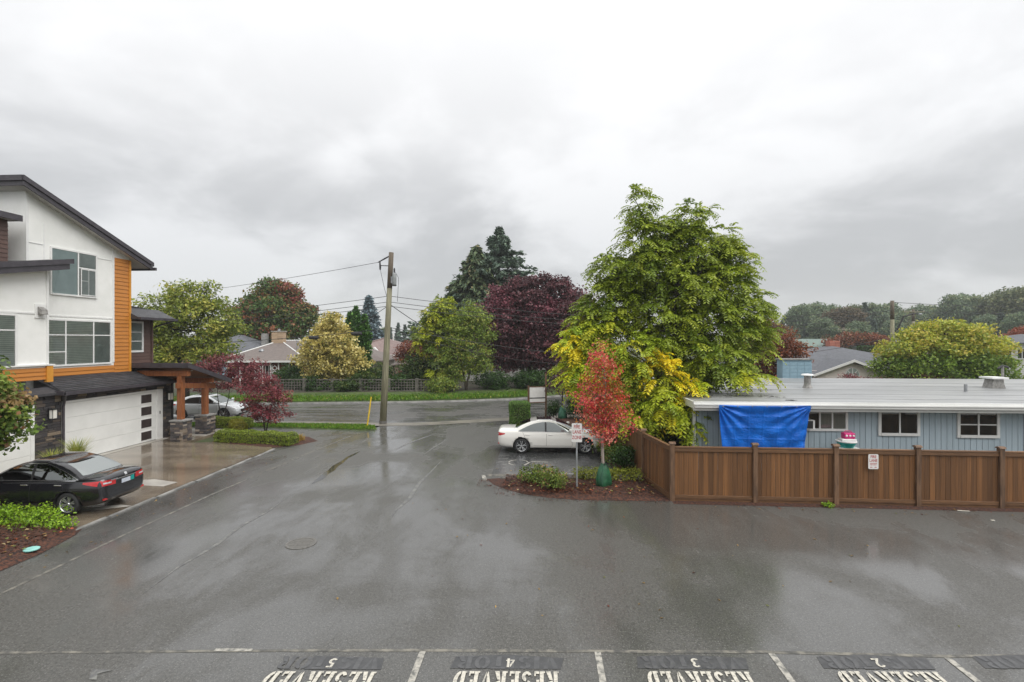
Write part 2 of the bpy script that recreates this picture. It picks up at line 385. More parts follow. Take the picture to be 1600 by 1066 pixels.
def window(parent, face, at, s0, s1, z0, z1, splits=(), rows=(), frame=.07, back='dark_room', proud=.05, fmat='white_trim', glass='pane_glass', slats=False, backs=None):
    """face '+x' or '-y'; at = wall plane; s along wall. splits: s of vertical bars, rows: z of bars (whole width) or (z,sa,sb)"""
    def B(mb, a0, b0, a1, b1, n0, n1):
        if face == '+x': mb.box(at+n0, a0, b0, at+n1, a1, b1)
        else: mb.box(a0, at-n0, b0, a1, at-n1, b1)
        return mb
    mb = MB()
    B(mb, s0-frame, z0-frame, s0, z1+frame, .002, proud); B(mb, s1, z0-frame, s1+frame, z1+frame, .002, proud)
    B(mb, s0, z1, s1, z1+frame, .002, proud); B(mb, s0, z0-frame, s1, z0, .002, proud+.02)
    for x in splits: B(mb, x-.028, z0, x+.028, z1, .012, proud-.008)
    for r in rows:
        z, a, b = r if isinstance(r, tuple) else (r, s0, s1)
        B(mb, a+.001, z-.022, b-.001, z+.022, .012, proud-.012)
    wn = mb.build('window', fmat, parent)
    xs = [s0, *splits, s1]
    for i in range(len(xs)-1):
        a_, b_ = xs[i]+.003, xs[i+1]-.003
        MB().add([(at+.028, a_, z0+.003), (at+.028, b_, z0+.003), (at+.028, b_, z1-.003), (at+.028, a_, z1-.003)] if face == '+x' else [(a_, at-.028, z0+.003), (b_, at-.028, z0+.003), (b_, at-.028, z1-.003), (a_, at-.028, z1-.003)], [(0,1,2,3)]).build('pane', glass, wn)
    for i in range(len(xs)-1):
        bk = backs[i] if backs else back
        nm = 'blind' if bk == 'blind' else 'curtain' if bk == 'curtain' else 'backing'
        if bk == 'blind':
            q = MB(); k = int((z1-z0)/.07)
            for j in range(k):
                zz = z0 + (z1-z0)*(j+.5)/k
                B(q, xs[i]+.006, zz-.026, xs[i+1]-.006, zz+.024, .008, .014+.004*(j % 2))
            q.build('blind', 'blind', wn)
            B(MB(), xs[i]+.001, z0+.001, xs[i+1]-.001, z1-.001, .002, .006).build('backing', 'room_reflect_grey', wn)
        else: B(MB(), xs[i]+.001, z0+.001, xs[i+1]-.001, z1-.001, .002, .010).build(nm, bk, wn)
    return wn
def text_mesh(txt, size, extrude=.001, offset=0.0):
    cu = bpy.data.curves.new('lettering', 'FONT'); cu.body = txt; cu.size = size; cu.extrude = extrude; cu.offset = offset
    cu.align_x = 'CENTER'; cu.align_y = 'CENTER'
    o = bpy.data.objects.new('lettering', cu); COL.objects.link(o)
    dg = bpy.context.evaluated_depsgraph_get(); me = bpy.data.meshes.new_from_object(o.evaluated_get(dg))
    bpy.data.objects.remove(o); me.materials.clear(); return me
# ================================================================== SETTING
structure('terrain', MB().add([(-1500,-300,-.10),(1500,-300,-.10),(1500,2500,-.10),(-1500,2500,-.10)], [(0,1,2,3)]), 'terrain')
NEAR = [(-80,24.5),(-45,28.0),(-30,28.9),(-16,29.1),(-9.3,28.9),(-7.1,29.2),(-2.4,31.2),(.8,32.3),(5,34.4),(12,38.4),(30,51),(70,84)]
FAR  = [(-80,31.0),(-45,35.2),(-30,36.5),(-20,37.25),(-10.5,38.7),(-7.0,39.6),(-2.7,41.2),(.5,43.2),(4,45.8),(10,50.6),(26,64),(64,98)]
def ribbon(name, A, B, z0, z1, m, zb=None):
    mb = MB(); n = len(A)
    mb.add([(x, y, z0) for x, y in A] + [(x, y, z1) for x, y in B], [(i, i+1, n+i+1, n+i) for i in range(n-1)])
    return structure(name, mb, m)
def offset(P, d):
    out = []
    for i, p in enumerate(P):
        a = Vector(P[max(i-1, 0)]); b = Vector(P[min(i+1, len(P)-1)]); t = (b-a).normalized(); out.append((p[0]-t.y*d, p[1]+t.x*d))
    return out
# parking court and lane
sheet('parking_court', [(-12.6,-12),(45,-12),(45,15.72),(3.9,15.72),(3.9,18.1),(3.4,28.2),(5,34.4),(.8,32.3),(-2.4,31.2),(-7.1,29.2),(-9.3,28.9),(-9.6,26.6),(-12.6,26.6)], 0.0, 'asphalt')
sheet('parking_bay', [(-1.95,18.45),(3.45,18.3),(3.2,27.4),(-1.95,28.5)], .004, 'asphalt_bay')
sheet('access_path', [(-12.6,25.2),(-9.6,25.6),(-9.4,26.75),(-16.5,27.3),(-24,27.2),(-24,26.2),(-16,25.6)], .004, 'asphalt')
ribbon('street', NEAR, FAR, .006, .006, 'asphalt_street')
# pale concrete strip along the near street edge, kerb along the far one
ribbon('street_gutter', offset(NEAR, .42), offset(NEAR, -.65), .012, .012, 'gutter_strip')
def kerb(name, P, wd, h, m, z=0):
    Q = offset(P, wd); mb = MB(); n = len(P)
    vs = [(x,y,z) for x,y in P] + [(x,y,z+h) for x,y in offset(P, .03)] + [(x,y,z+h) for x,y in Q] + [(x,y,z) for x,y in Q]
    fs = []
    for i in range(n-1):
        for k in range(3): fs.append((k*n+i, k*n+i+1, (k+1)*n+i+1, (k+1)*n+i))
    fs += [(0, n, 2*n, 3*n), (n-1, 2*n-1, 3*n-1, 4*n-1)]
    mb.add(vs, fs); return structure(name, mb, m)
kerb('far_kerb', FAR, .22, .12, 'concrete_grey')
VB = offset(FAR, .22); VB2 = offset(FAR, 4.6)
ribbon('far_verge', VB, VB2, .11, .42, 'lawn')
ribbon('far_gardens', VB2, offset(FAR, 40), .40, .30, 'soil')
# driveway aprons (concrete) in front of the garages
DW = [(-12.15,8.0),(-12.2,13.0),(-12.3,18.0),(-12.25,22.0),(-13.2,23.0),(-15.4,23.2),(-17.2,23.0),(-17.3,26.6),(-20.2,26.6),(-20.2,3),(-12.3,3)]
sheet('driveway', DW, .03, 'concrete_wet', .16)
sheet('driveway_lip', [(-19.15,18.7),(-18.72,18.7),(-18.72,24.0),(-19.15,24.0)], .036, 'concrete')
sheet('driveway_patch', [(-13.95,16.15),(-12.75,16.05),(-12.62,16.55),(-13.7,16.85),(-14.1,16.75)], .035, 'concrete')
sheet('driveway_scuff', [(-13.3,13.5),(-12.15,14.1),(-12.6,14.2),(-13.6,13.75)], .035, 'concrete')
# lighter joint where driveway meets the lane
for k in range(8):
    y0 = 8+k*1.75
    sheet('driveway_edge', [(-12.16,y0),(-12.04,y0),(-12.06-.01*k,y0+1.7),(-12.18-.01*k,y0+1.7)], .034, 'concrete_grey', .05)
# paint
sheet('lane_edge_line', [(-10.50,5.0),(-10.42,5.0),(-10.60,12.2),(-10.58,15.4),(-10.26,21.1),(-9.9,25.2),(-9.97,25.2),(-10.34,21.1),(-10.66,15.4),(-10.68,12.2)], .004, 'line_faded')
sheet('stall_front_line', [(-8.6,7.37),(-4.37,7.70),(-1.93,7.86),(3.57,8.17),(6.25,8.24),(13,8.75),(13,8.81),(6.25,8.31),(3.57,8.24),(-1.93,7.93),(-4.37,7.76),(-8.6,7.43)], .004, 'line_faded')
sheet('stall_front_line', [(-5.25,7.655),(-4.65,7.69),(-4.65,7.755),(-5.25,7.725)], .007, 'line_paint')
for x0, x1, ye in ((-1.93,-1.88,7.86),(.84,.86,8.03),(3.57,3.60,8.16),(6.25,6.27,8.23),(9.0,9.02,8.4)):
    sheet('stall_divider', [(x0-.05,ye),(x0+.05,ye),(x1+.05,3.2),(x1-.05,3.2)], .008, 'line_paint')
sheet('stall_mark', [(-6.75,7.12),(-6.45,7.12),(-6.6,7.02),(-6.5,6.9),(-6.62,6.9),(-6.72,7.04)], .008, 'line_faint')
# stencilled lettering: read from the far side
def stencil(txt):
    """heavy slab stencil letters as strips, one unit high"""
    mb = MB(); x = 0; zz = [0.0]
    def poly(p):
        zz[0] += .00006
        mb.add([(a, b, zz[0]) for a, b in p], [tuple(range(len(p)))])
    def rc(a, b, c, d): poly([(x+a, b), (x+c, b), (x+c, d), (x+a, d)])
    def arc(cx, cy, rx, ry, ix, iy, a0, a1, n=9):
        for k in range(n):
            t0 = R(a0+(a1-a0)*k/n); t1 = R(a0+(a1-a0)*(k+1)/n)
            poly([(x+cx+ix*math.cos(t0), cy+iy*math.sin(t0)), (x+cx+rx*math.cos(t0), cy+ry*math.sin(t0)), (x+cx+rx*math.cos(t1), cy+ry*math.sin(t1)), (x+cx+ix*math.cos(t1), cy+iy*math.sin(t1))])
    W = {'R': .62, 'E': .58, 'S': .52, 'V': .62, 'D': .62, 'I': .34, 'T': .56, 'O': .6, '5': .5, '4': .55, '3': .5, '2': .5}
    for ch in txt:
        if ch in 'RED':
            rc(.06, 0, .25, 1); rc(0, 0, .055, .09); rc(0, .91, .055, 1)
        if ch == 'R':
            arc(.30, .74, .27, .26, .10, .12, -90, 90); poly([(x+.30,.46),(x+.46,.44),(x+.62,0),(x+.40,0)])
        if ch == 'E':
            rc(.28, 0, .52, .13); rc(.28, .87, .52, 1); rc(.28, .44, .42, .57); rc(.45, .131, .52, .25); rc(.45, .75, .52, .869)
        if ch == 'D': arc(.29, .5, .30, .5, .11, .36, -88, 88)
        if ch == 'S':
            arc(.25, .73, .24, .27, .07, .13, 20, 255); arc(.25, .27, .24, .27, .07, .13, -160, 78)
        if ch == 'V':
            poly([(x,1),(x+.22,1),(x+.33,.2),(x+.26,0)]); poly([(x+.42,1),(x+.60,1),(x+.34,0),(x+.36,.3)])
        if ch == 'I': rc(.07, 0, .27, 1)
        if ch == 'T': rc(.18, 0, .38, .8); rc(0, .86, .56, 1)
        if ch == 'O': arc(.29, .5, .29, .5, .11, .34, 98, 262); arc(.31, .5, .29, .5, .11, .34, -82, 82)
        if ch == '5': rc(.08, .5, .24, 1); rc(.27, .84, .46, 1); arc(.22, .3, .25, .32, .08, .16, -150, 95)
        if ch == '4': poly([(x,.28),(x+.26,1),(x+.3,.7),(x+.14,.34)]); rc(.33, 0, .5, 1); rc(.0, .18, .3, .27); rc(.51, .2, .58, .3)
        if ch == '3': arc(.22, .73, .24, .27, .08, .13, -80, 150); arc(.22, .28, .25, .29, .08, .14, -150, 80)
        if ch == '2': arc(.23, .70, .24, .30, .08, .15, -40, 165); poly([(x,.0),(x+.2,.0),(x+.42,.5),(x+.3,.55)]); rc(.21, 0, .5, .16)
        x += W[ch] + .055
    w = x - .055
    mb.v = [(vx-w/2, vy, vz) for vx, vy, vz in mb.v]
    return mb, w
def place_text(txt, cx, y_bottom, width, height, m, z, slope=.06):
    mb, w = stencil(txt)
    # 180 degrees turned: bottom of the letters faces away from the building
    mb.v = [(cx - vx*width/w, y_bottom - vy*height - vx*width/w*slope, z+vz) for vx, vy, vz in mb.v]
    return structure('stall_lettering', mb, m)
for num, xa, xb, yb in (('5',-4.08,-2.49,7.26),('4',-1.33,.21,7.44),('3',1.49,3.03,7.62),('2',4.29,5.82,7.80),('',6.72,8.24,7.96)):
    cx = (xa+xb)/2
    if num: place_text('RESERVED', cx, yb+.02, xb-xa, .42, 'stencil_paint', .012)
    sheet('blackout_patch', [(cx-.86,yb+.05),(cx+.80,yb+.13),(cx+.86,yb+.40),(cx-.05,yb+.43),(cx-.82,yb+.33)] if num != '5' else [(cx-.32,yb+.06),(cx+.84,yb+.13),(cx+.80,yb+.40),(cx-.3,yb+.39)], .005, 'blackout_paint')
    place_text('VISITOR', cx, yb+.385, 1.55, .30, 'ghost_paint', .007)
    if num: place_text(num, cx+.04, yb+.33, .125, .21, 'stencil_paint', .012)
# faded wheelchair mark in the bay
mb = MB()
for k in range(14):
    a0 = R(20+k*17); a1 = R(20+(k+1)*17)
    if k in (4, 9): continue
    c0 = (-1.05, 20.2)
    mb.add([(c0[0]+.36*math.cos(a0), c0[1]+.42*math.sin(a0), 0), (c0[0]+.42*math.cos(a0), c0[1]+.48*math.sin(a0), 0), (c0[0]+.42*math.cos(a1), c0[1]+.48*math.sin(a1), 0), (c0[0]+.36*math.cos(a1), c0[1]+.42*math.sin(a1), 0)], [(0,1,2,3)])
mb.add([(-.55,20.35,0),(.15,20.3,0),(.15,20.38,0),(-.55,20.43,0)], [(0,1,2,3)])
mb.add([(-.75,19.75,.0001),(-.55,20.3,.0001),(-.62,20.32,.0001),(-.84,19.8,.0001)], [(0,1,2,3)])
mb.v = [(x, y, z+.008) for x, y, z in mb.v]
structure('wheelchair_mark', mb, 'line_paint')
for yy in (19.2, 19.7, 20.2, 20.7, 21.3, 22.0, 22.7):
    sheet('bay_hatch', [(-1.9,yy),(-1.5,yy+.1),(-1.5,yy+.19),(-1.9,yy+.09)], .008, 'line_faint')
def seam(pts, w_):
    n = len(pts); mid = (n-1)/2
    L_ = [(x-w_*(1.05-abs(i-mid)/mid), y) for i, (x, y) in enumerate(pts)]; R_ = [(x+w_*(1.05-abs(i-mid)/mid), y) for i, (x, y) in enumerate(pts)]
    sheet('lane_seam', L_+R_[::-1], .0045, 'line_faint')
seam([(-4.25,13.6),(-4.3,14.4),(-4.2,15.4),(-4.32,17.0),(-4.25,18.6),(-4.2,20.6)], .07)
seam([(-7.8,9.2),(-7.95,10.4),(-7.9,11.6),(-8.05,12.8),(-7.95,14.0),(-8.1,15.6)], .06)
seam([(-5.2,21.0),(-5.1,22.6),(-4.9,24.0),(-4.85,25.6)], .06)
seam([(-6.7,22.2),(-6.5,23.6),(-6.1,25.0),(-5.6,26.6)], .09)
def puddle(pts): sheet('puddle', pts, .0035, 'water')
puddle([(-7.97,16.71),(-8.05,17.2),(-8.16,17.9),(-8.19,18.6),(-8.30,19.2),(-8.26,20.0),(-8.33,20.7),(-8.27,21.3),(-8.16,21.8),(-8.13,21.2),(-8.19,20.5),(-8.08,19.8),(-8.05,19.1),(-7.94,18.6),(-7.95,18.0),(-7.84,17.4)])
puddle([(-15.6,31.3),(-14.2,31.9),(-12.0,31.4),(-10.9,30.9),(-11.6,30.4),(-13.4,30.35),(-14.9,30.6)])
puddle([(-13.0,36.6),(-12.0,36.95),(-10.3,36.9),(-10.9,36.5),(-12.2,36.4)])
# manhole cover, flush in the lane
mb = MB().lathe([(.36,0),(.36,.012),(.30,.012),(.30,.006),(.0,.006)], (-5.9,11.85,0), 28)
for k in range(6): mb.box(-6.15, 11.62+k*.085, .006, -5.65, 11.65+k*.085, .011)
tag(mb.build('manhole_cover', 'iron'), 'round iron manhole cover flush in the wet lane', 'manhole cover')
# mulch beds (mounded sheets)
def mound(name, pts, z0, h, m, seed=0, step=.22):
    """a low mound over polygon pts: edge at z0, rising inward"""
    rnd = random.Random(seed)
    bm = bmesh.new(); vs = [bm.verts.new((x, y, z0)) for x, y in pts]; bm.faces.new(vs)
    bm.normal_update()
    bmesh.ops.triangulate(bm, faces=bm.faces[:])
    for _ in range(6):
        es = [e for e in bm.edges if e.calc_length() > step*1.6]
        if not es: break
        bmesh.ops.subdivide_edges(bm, edges=es, cuts=1, use_grid_fill=False); bmesh.ops.triangulate(bm, faces=bm.faces[:])
    bm.verts.ensure_lookup_table()
    P = [Vector(p) for p in pts]
    for v in bm.verts:
        q = Vector((v.co.x, v.co.y)); d = 9
        for i in range(len(P)):
            a, b = P[i], P[(i+1) % len(P)]; ab = b-a; t = max(0, min(1, (q-a).dot(ab)/max(ab.length_squared, 1e-9))); d = min(d, (q-a-ab*t).length)
        if d > 1e-3: v.co.z = z0 + h*min(1, d/.5) + rnd.uniform(-.012, .018)
    bmesh.ops.recalc_face_normals(bm, faces=bm.faces[:])
    me = bpy.data.meshes.new(name); bm.to_mesh(me); bm.free()
    if me.polygons[0].normal.z < 0: me.flip_normals()
    o = link(name, me, m, None, True); o['kind'] = 'structure'; return o
ISLAND = [(-2.05,17.75),(-1.75,17.1),(-1.2,16.5),(-.6,16.05),(.1,15.78),(1.0,15.62),(2.4,15.62),(3.88,15.66),(3.75,16.6),(3.45,18.05),(1.6,18.12),(0,18.12),(-1.0,18.12)]
mound('mulch_island', ISLAND, .004, .10, 'mulch', 1)
mound('mulch_bed', [(-2.0,28.6),(.8,27.5),(3.3,26.5),(3.3,33.2),(1.2,32.0),(-.2,31.55),(-1.6,30.9)], .004, .10, 'mulch', 2)
mound('mulch_bed', [(-11.62,6.5),(-11.60,9.9),(-11.62,10.9),(-11.85,12.0),(-12.1,12.45),(-13.2,12.75),(-17.5,12.9),(-17.5,6.0)], .01, .12, 'mulch', 3)
mound('mulch_bed', [(-16.0,23.1),(-15.0,22.7),(-12.6,22.1),(-11.5,22.9),(-11.05,23.9),(-12.0,24.9),(-15.5,25.2),(-16.2,26.4),(-18.8,26.9),(-18.9,26.2),(-17.1,25.9),(-16.4,24.4)], .004, .08, 'mulch', 4)
mound('grass_verge', [(-24,27.3),(-16.5,27.35),(-10.0,26.75),(-9.15,26.95),(-9.5,27.9),(-10.2,28.35),(-16,28.4),(-24,28.2)], .006, .07, 'lawn', 5, .4)
# kerb of the island and pale painted kerb pieces at its tip
kerb('island_kerb', [(-.9,18.13),(0,18.14),(1.6,18.14),(3.45,18.07)], .17, .11, 'concrete_grey')
kerb('island_kerb_tip', [(-2.02,17.62),(-2.12,18.1)], .16, .05, 'line_paint')
kerb('island_kerb_tip', [(-2.1,18.12),(-1.4,18.2),(-.95,18.2)], .12, .05, 'line_faded')
kerb('island_kerb_tip', [(-1.55,17.62),(-.95,17.5)], .1, .10, 'line_faded')
kerb('bay_kerb', [(-2.0,28.52),(.8,27.42),(3.25,26.4)], .16, .12, 'concrete_grey')
sheet('house_yard', [(3.95,15.8),(45,15.8),(45,32),(3.4,32)], -.02, 'soil')
sheet('fence_foot_strip', [(3.9,15.42),(20,15.28),(20,15.73),(3.9,15.73)], .004, 'mulch')
# ================================================================== TOWNHOUSE (left)
TH = thing('townhouse', 'white and orange three-storey townhouse with dark sloping roofs and stone-faced garages', 'townhouse', (-22, 19, 0))
def zr(y): return 11.06 - .377*(y-17.96)
# walls
MB().prism('x', [(18.15,2.9),(23.0,2.9),(23.0,zr(23.0)-.30),(18.15,zr(18.15)-.30)], -27, -20.0).build('wall', 'white_wall', TH)
MB().prism('x', [(8,3.5),(18.46,3.5),(18.46,7.64+.2*(18.46-16.29)-.36),(8,7.64+.2*(8-16.29)-.36)], -27, -19.4).build('wall', 'white_wall', TH)
wbox('garage_wall', 'mortar', TH, -27, 6, 0, -19.15, 24.6, 2.86)
wbox('rear_wall', 'brown_siding', TH, -27, 23.0, 2.9, -20.44, 24.9, 6.1)
wbox('rear_wall', 'brown_siding', TH, -27, 23.0, 6.1, -20.52, 23.42, 8.75)
wbox('stair_wall', 'brown_siding', TH, -27, 12, 7.0, -20.03, 17.52, 9.42)
# main roof
y0, y1 = 17.72, 23.98
MB().prism('x', [(y0,zr(y0)),(y1,zr(y1)),(y1,zr(y1)-.12),(y0,zr(y0)-.12)], -28, -19.62).build('roof', 'roof_dark', TH)
MB().prism('x', [(y0+.06,zr(y0+.06)-.125),(y1-.06,zr(y1-.06)-.125),(y1-.06,zr(y1-.06)-.30),(y0+.06,zr(y0+.06)-.30)], -28, -19.72).build('soffit', 'soffit', TH)
MB().prism('x', [(y0-.03,zr(y0)+.02),(y1+.03,zr(y1)+.02),(y1+.03,zr(y1)-.17),(y0-.03,zr(y0)-.17)], -19.617, -19.55).build('fascia', 'fascia_dark', TH)
MB().prism('x', [(y0,zr(y0)-.175),(y1,zr(y1)-.175),(y1,zr(y1)-.36),(y0,zr(y0)-.36)], -19.66, -19.60).build('fascia', 'fascia_dark', TH)
MB().box(-28, y0-.06, zr(y0)-.19, -19.62, y0-.003, zr(y0)+.015).build('fascia', 'fascia_dark', TH)
MB().box(-28, y0+.003, zr(y0)-.37, -19.665, y0+.055, zr(y0)-.195).build('fascia', 'fascia_dark', TH)
MB().box(-22, y1+.0, zr(y1)-.36, -19.5, y1+.14, zr(y1)-.22).build('gutter', 'fascia_dark', TH)
# front block roof (rises towards +y)
def zb(y): return 7.64 + .2*(y-16.29)
MB().prism('x', [(8,zb(8)),(19.0,zb(19.0)),(19.0,zb(19.0)-.10),(8,zb(8)-.10)], -21.6, -18.96).build('roof', 'shingle_dark', TH)
MB().prism('x', [(8,zb(8)+.012),(19.04,zb(19.04)+.012),(19.04,zb(19.04)-.18),(8,zb(8)-.18)], -18.957, -18.88).build('fascia', 'fascia_dark', TH)
MB().prism('x', [(8,zb(8)-.185),(18.9,zb(18.9)-.185),(18.9,zb(18.9)-.40),(8,zb(8)-.40)], -19.0, -18.93).build('fascia', 'fascia_dark', TH)
MB().prism('x', [(8,zb(8)-.105),(18.9,zb(18.9)-.105),(18.9,zb(18.9)-.35),(8,zb(8)-.35)], -21.6, -19.005).build('soffit', 'soffit', TH)
# stair block roof
wbox('roof', 'roof_dark', TH, -27, 11.6, 9.47, -19.68, 17.65, 9.6)
wbox('fascia', 'fascia_dark', TH, -19.677, 11.6, 9.40, -19.6, 17.69, 9.62)
wbox('fascia', 'fascia_dark', TH, -27, 17.653, 9.41, -19.68, 17.70, 9.61)
wbox('soffit', 'soffit', TH, -27, 11.6, 9.425, -19.69, 17.64, 9.465)
for k in range(14):
    piece('siding_board', 'lap', 'brown_siding', TH, (-20.03, 15.97, 7.1+k*.165), (.03, 3.1, .165), maker=lap_unit)
# orange siding column, bands under the windows, trims
for k in range(31):
    z = 3.47+k*.18
    ytop = 22.95
    if z+.09 > zr(22.95)-.36: break
    piece('siding_board', 'lap', 'orange_siding', TH, (-20.0, 22.545, z), (.035, .81, .18), maker=lap_unit)
for k in range(3): piece('siding_board', 'lap', 'orange_siding', TH, (-20.0, 20.53, 3.38+k*.155), (.035, 3.2, .155), maker=lap_unit)
for k in range(3): piece('siding_board', 'lap', 'orange_siding', TH, (-19.4, 14.2, 3.48+k*.155), (.04, 8.3, .155), maker=lap_unit)
wbox('corner_board', 'orange_trim', TH, -20.0, 22.952, 3.3, -19.94, 23.06, zr(23.06)-.37)
wbox('corner_board', 'orange_trim', TH, -19.46, 18.35, 3.30, -19.32, 18.60, 3.93)
wbox('trim', 'white_trim', TH, -20.0, 8, 3.945, -19.30, 18.66, 4.0)
wbox('trim', 'white_trim', TH, -20.0, 22.06, 3.9, -19.97, 22.138, zr(22.1)-.37)
wbox('trim', 'white_trim', TH, -20.0, 18.15, 8.0, -19.97, 18.24, zr(18.2)-.37)
wbox('trim', 'white_trim', TH, -19.4, 18.38, 4.003, -19.37, 18.47, 7.66)
wbox('trim', 'white_trim', TH, -19.4, 8, 5.93, -19.375, 18.377, 5.99)
wbox('trim', 'white_trim', TH, -20.0, 18.5, 5.90, -19.975, 22.05, 5.96)
wbox('trim', 'white_trim', TH, -20.0, 18.245, 8.74, -19.98, 18.88, 8.77)
wbox('trim', 'white_trim', TH, -20.0, 21.28, 8.6, -19.98, 22.05, 8.63)
wbox('trim', 'white_trim', TH, -20.0, 18.82, 5.97, -19.982, 18.88, 9.6)
# windows
window(TH, '+x', -20.0, 19.16, 21.16, 6.86, 8.68, splits=(20.32,), rows=((8.05,20.32,21.16),), backs=['sky_reflect_tint','room_reflect_grey'])
window(TH, '+x', -19.955, 20.44, 21.10, 6.90, 7.98, splits=(20.78,), rows=((7.5,20.44,20.78),), frame=.03, proud=.03, back='room_reflect_grey')
window(TH, '+x', -20.0, 18.95, 21.9, 3.92, 5.74, splits=(19.75, 21.05), rows=(5.15, (4.45,18.95,19.75)), backs=['blind','blind','room_reflect_grey'])
window(TH, '+x', -19.4, 14.8, 17.2, 4.0, 5.83, splits=(16.0,), rows=(5.3,), backs=['blind','blind'])
window(TH, '+x', -20.44, 23.42, 24.25, 4.42, 5.78, rows=(5.33, 4.88), back='room_reflect_grey', frame=.1)
window(TH, '+x', -20.52, 23.08, 23.2, 7.0, 8.3, back='room_reflect_grey', frame=.06)
# brown siding and hip roof over the rear bay
for k in range(13):
    z = 3.7+k*.17
    if z < 4.3 or z > 5.9: piece('siding_board', 'lap', 'brown_siding', TH, (-20.44, 23.95, z), (.03, 1.8, .17), maker=lap_unit)
    else:
        piece('siding_board', 'lap', 'brown_siding', TH, (-20.44, 23.18, z), (.03, .26, .17), maker=lap_unit)
        piece('siding_board', 'lap', 'brown_siding', TH, (-20.44, 24.60, z), (.03, .48, .17), maker=lap_unit)
for k in range(16): piece('siding_board', 'lap', 'brown_siding', TH, (-20.52, 23.22, 6.2+k*.16), (.03, .38, .16), maker=lap_unit)
wbox('corner_board', 'brown_siding', TH, -20.44, 24.85, 3.6, -20.37, 24.96, 6.0)
MB().prism('y', [(-20.52,6.52),(-19.55,6.04),(-19.55,5.96),(-20.52,5.96)], 23.03, 25.5).build('bay_roof', 'shingle_dark', TH)
wbox('gutter', 'fascia_dark', TH, -19.547, 23.03, 5.93, -19.43, 25.5, 6.05)
MB().prism('x', [(23.5,6.75),(26.2,6.45),(26.2,6.3),(23.5,6.5)], -22.5, -20.9).build('bay_roof', 'roof_dark', TH)
MB().tube([(-19.55,25.35,5.95),(-20.35,24.98,5.6)], .04, 6).build('downpipe', 'fascia_dark', TH)
# dryer vent on white wall
v = wbox('dryer_vent', 'white_trim', TH, -19.4, 17.93, 5.78, -19.365, 18.34, 6.32)
MB().prism('y', [(-19.36,6.22),(-19.36,5.92),(-19.17,5.92),(-19.2,6.1)], 18.02, 18.25).build('vent_hood', 'grey_vent', v)
# skirt roof over the garages with shingle courses
N_C = 9
for k in range(N_C):
    t0 = k/N_C; xa = -18.75-1.25*t0; za = 2.92+.53*t0; xb_ = -18.75-1.25*(k+1)/N_C-.03; zb_ = 2.92+.53*(k+1)/N_C
    yl = 18.42+.30*t0
    MB().prism('y', [(xa,za+.02),(xa,za-.02),(xb_,zb_-.02),(xb_,zb_)], yl, 24.3).build('shingle_course', 'shingle_dark', TH)
MB().prism('y', [(-18.78,2.90),(-20.0,3.42),(-20.0,2.87),(-18.78,2.80)], 18.45, 24.28).build('skirt_roof', 'roof_dark', TH)
MB().prism('y', [(-18.9,2.90),(-19.4,3.1),(-19.4,2.87),(-18.9,2.80)], 6, 18.44).build('skirt_roof', 'roof_dark', TH)
wbox('gutter', 'fascia_dark', TH, -18.745, 18.36, 2.77, -18.62, 24.34, 2.90)
wbox('gutter', 'fascia_dark', TH, -19.4, 18.33, 2.79, -18.62, 18.415, 2.95)
MB().tube([(-18.72,18.5,2.78),(-18.98,18.72,2.5),(-19.04,18.74,2.3),(-19.04,18.74,.05)], .045, 8).build('downpipe', 'fascia_dark', TH)
# garage doors
def garage_door(ya, yb, yfr, wins):
    wbox('door_frame', 'white_trim', TH, -19.15, ya-.09, 0.03, -19.05, ya, 2.5)
    wbox('door_frame', 'white_trim', TH, -19.15, ya, 2.42, -19.05, yb, 2.5)
    wbox('door_frame', 'white_trim', TH, -19.15, yb, 0.03, -19.05, yfr, 2.5)
    gd = wbox('garage_door', 'garage_white', TH, -19.145, ya+.003, .05, -19.125, yb-.003, 2.417)
    for k in range(4):
        z = .055+k*.59
        MB().box(-19.122, ya+.005, z, -19.09, yb-.005, z+.583).build('door_panel', 'garage_white', gd, bevel=.006)
        if wins: 
            MB().box(-19.089, 22.60, z+.07, -19.075, 23.28, z+.515).build('pane_frame', 'white_trim', gd)
            MB().box(-19.0745, 22.63, z+.095, -19.070, 23.25, z+.49).build('pane', 'garage_pane', gd)
garage_door(18.85, 23.58, 23.95, True)
garage_door(12.6, 17.5, 17.62, False)
wbox('keypad', 'grey_vent', TH, -19.05, 23.72, 1.28, -19.03, 23.79, 1.42)
# ledge stone
rs = random.Random(11)
def stone_face(parent, face, at, s0, s1, z0, z1, m='stone', ch=(.075, .15), ln=(.16, .55), th=.05):
    z = z0
    while z < z1-.02:
        h = min(rs.uniform(*ch), z1-z); s = s0
        if z1-(z+h) < .04: h = z1-z
        while s < s1-.01:
            l = min(rs.uniform(*ln), s1-s)
            if s1-(s+l) < .1: l = s1-s
            d = th+rs.uniform(-.015, .03)
            if face == '+x': piece('stone', 'cube', m, parent, (at+d/2, s+l/2, z+h/2), (d, l-.010, h-.010))
            else: piece('stone', 'cube', m, parent, (s+l/2, at-d/2, z+h/2), (d, l-.010, h-.010), (0, 0, R(-90)))
            s += l
        z += h
stone_face(TH, '+x', -19.15, 17.63, 18.70, .03, 2.80)
stone_face(TH, '+x', -19.15, 18.74, 24.58, 2.505, 2.80, ln=(.25, .7))
stone_face(TH, '+x', -19.15, 23.96, 24.58, .03, 2.505)
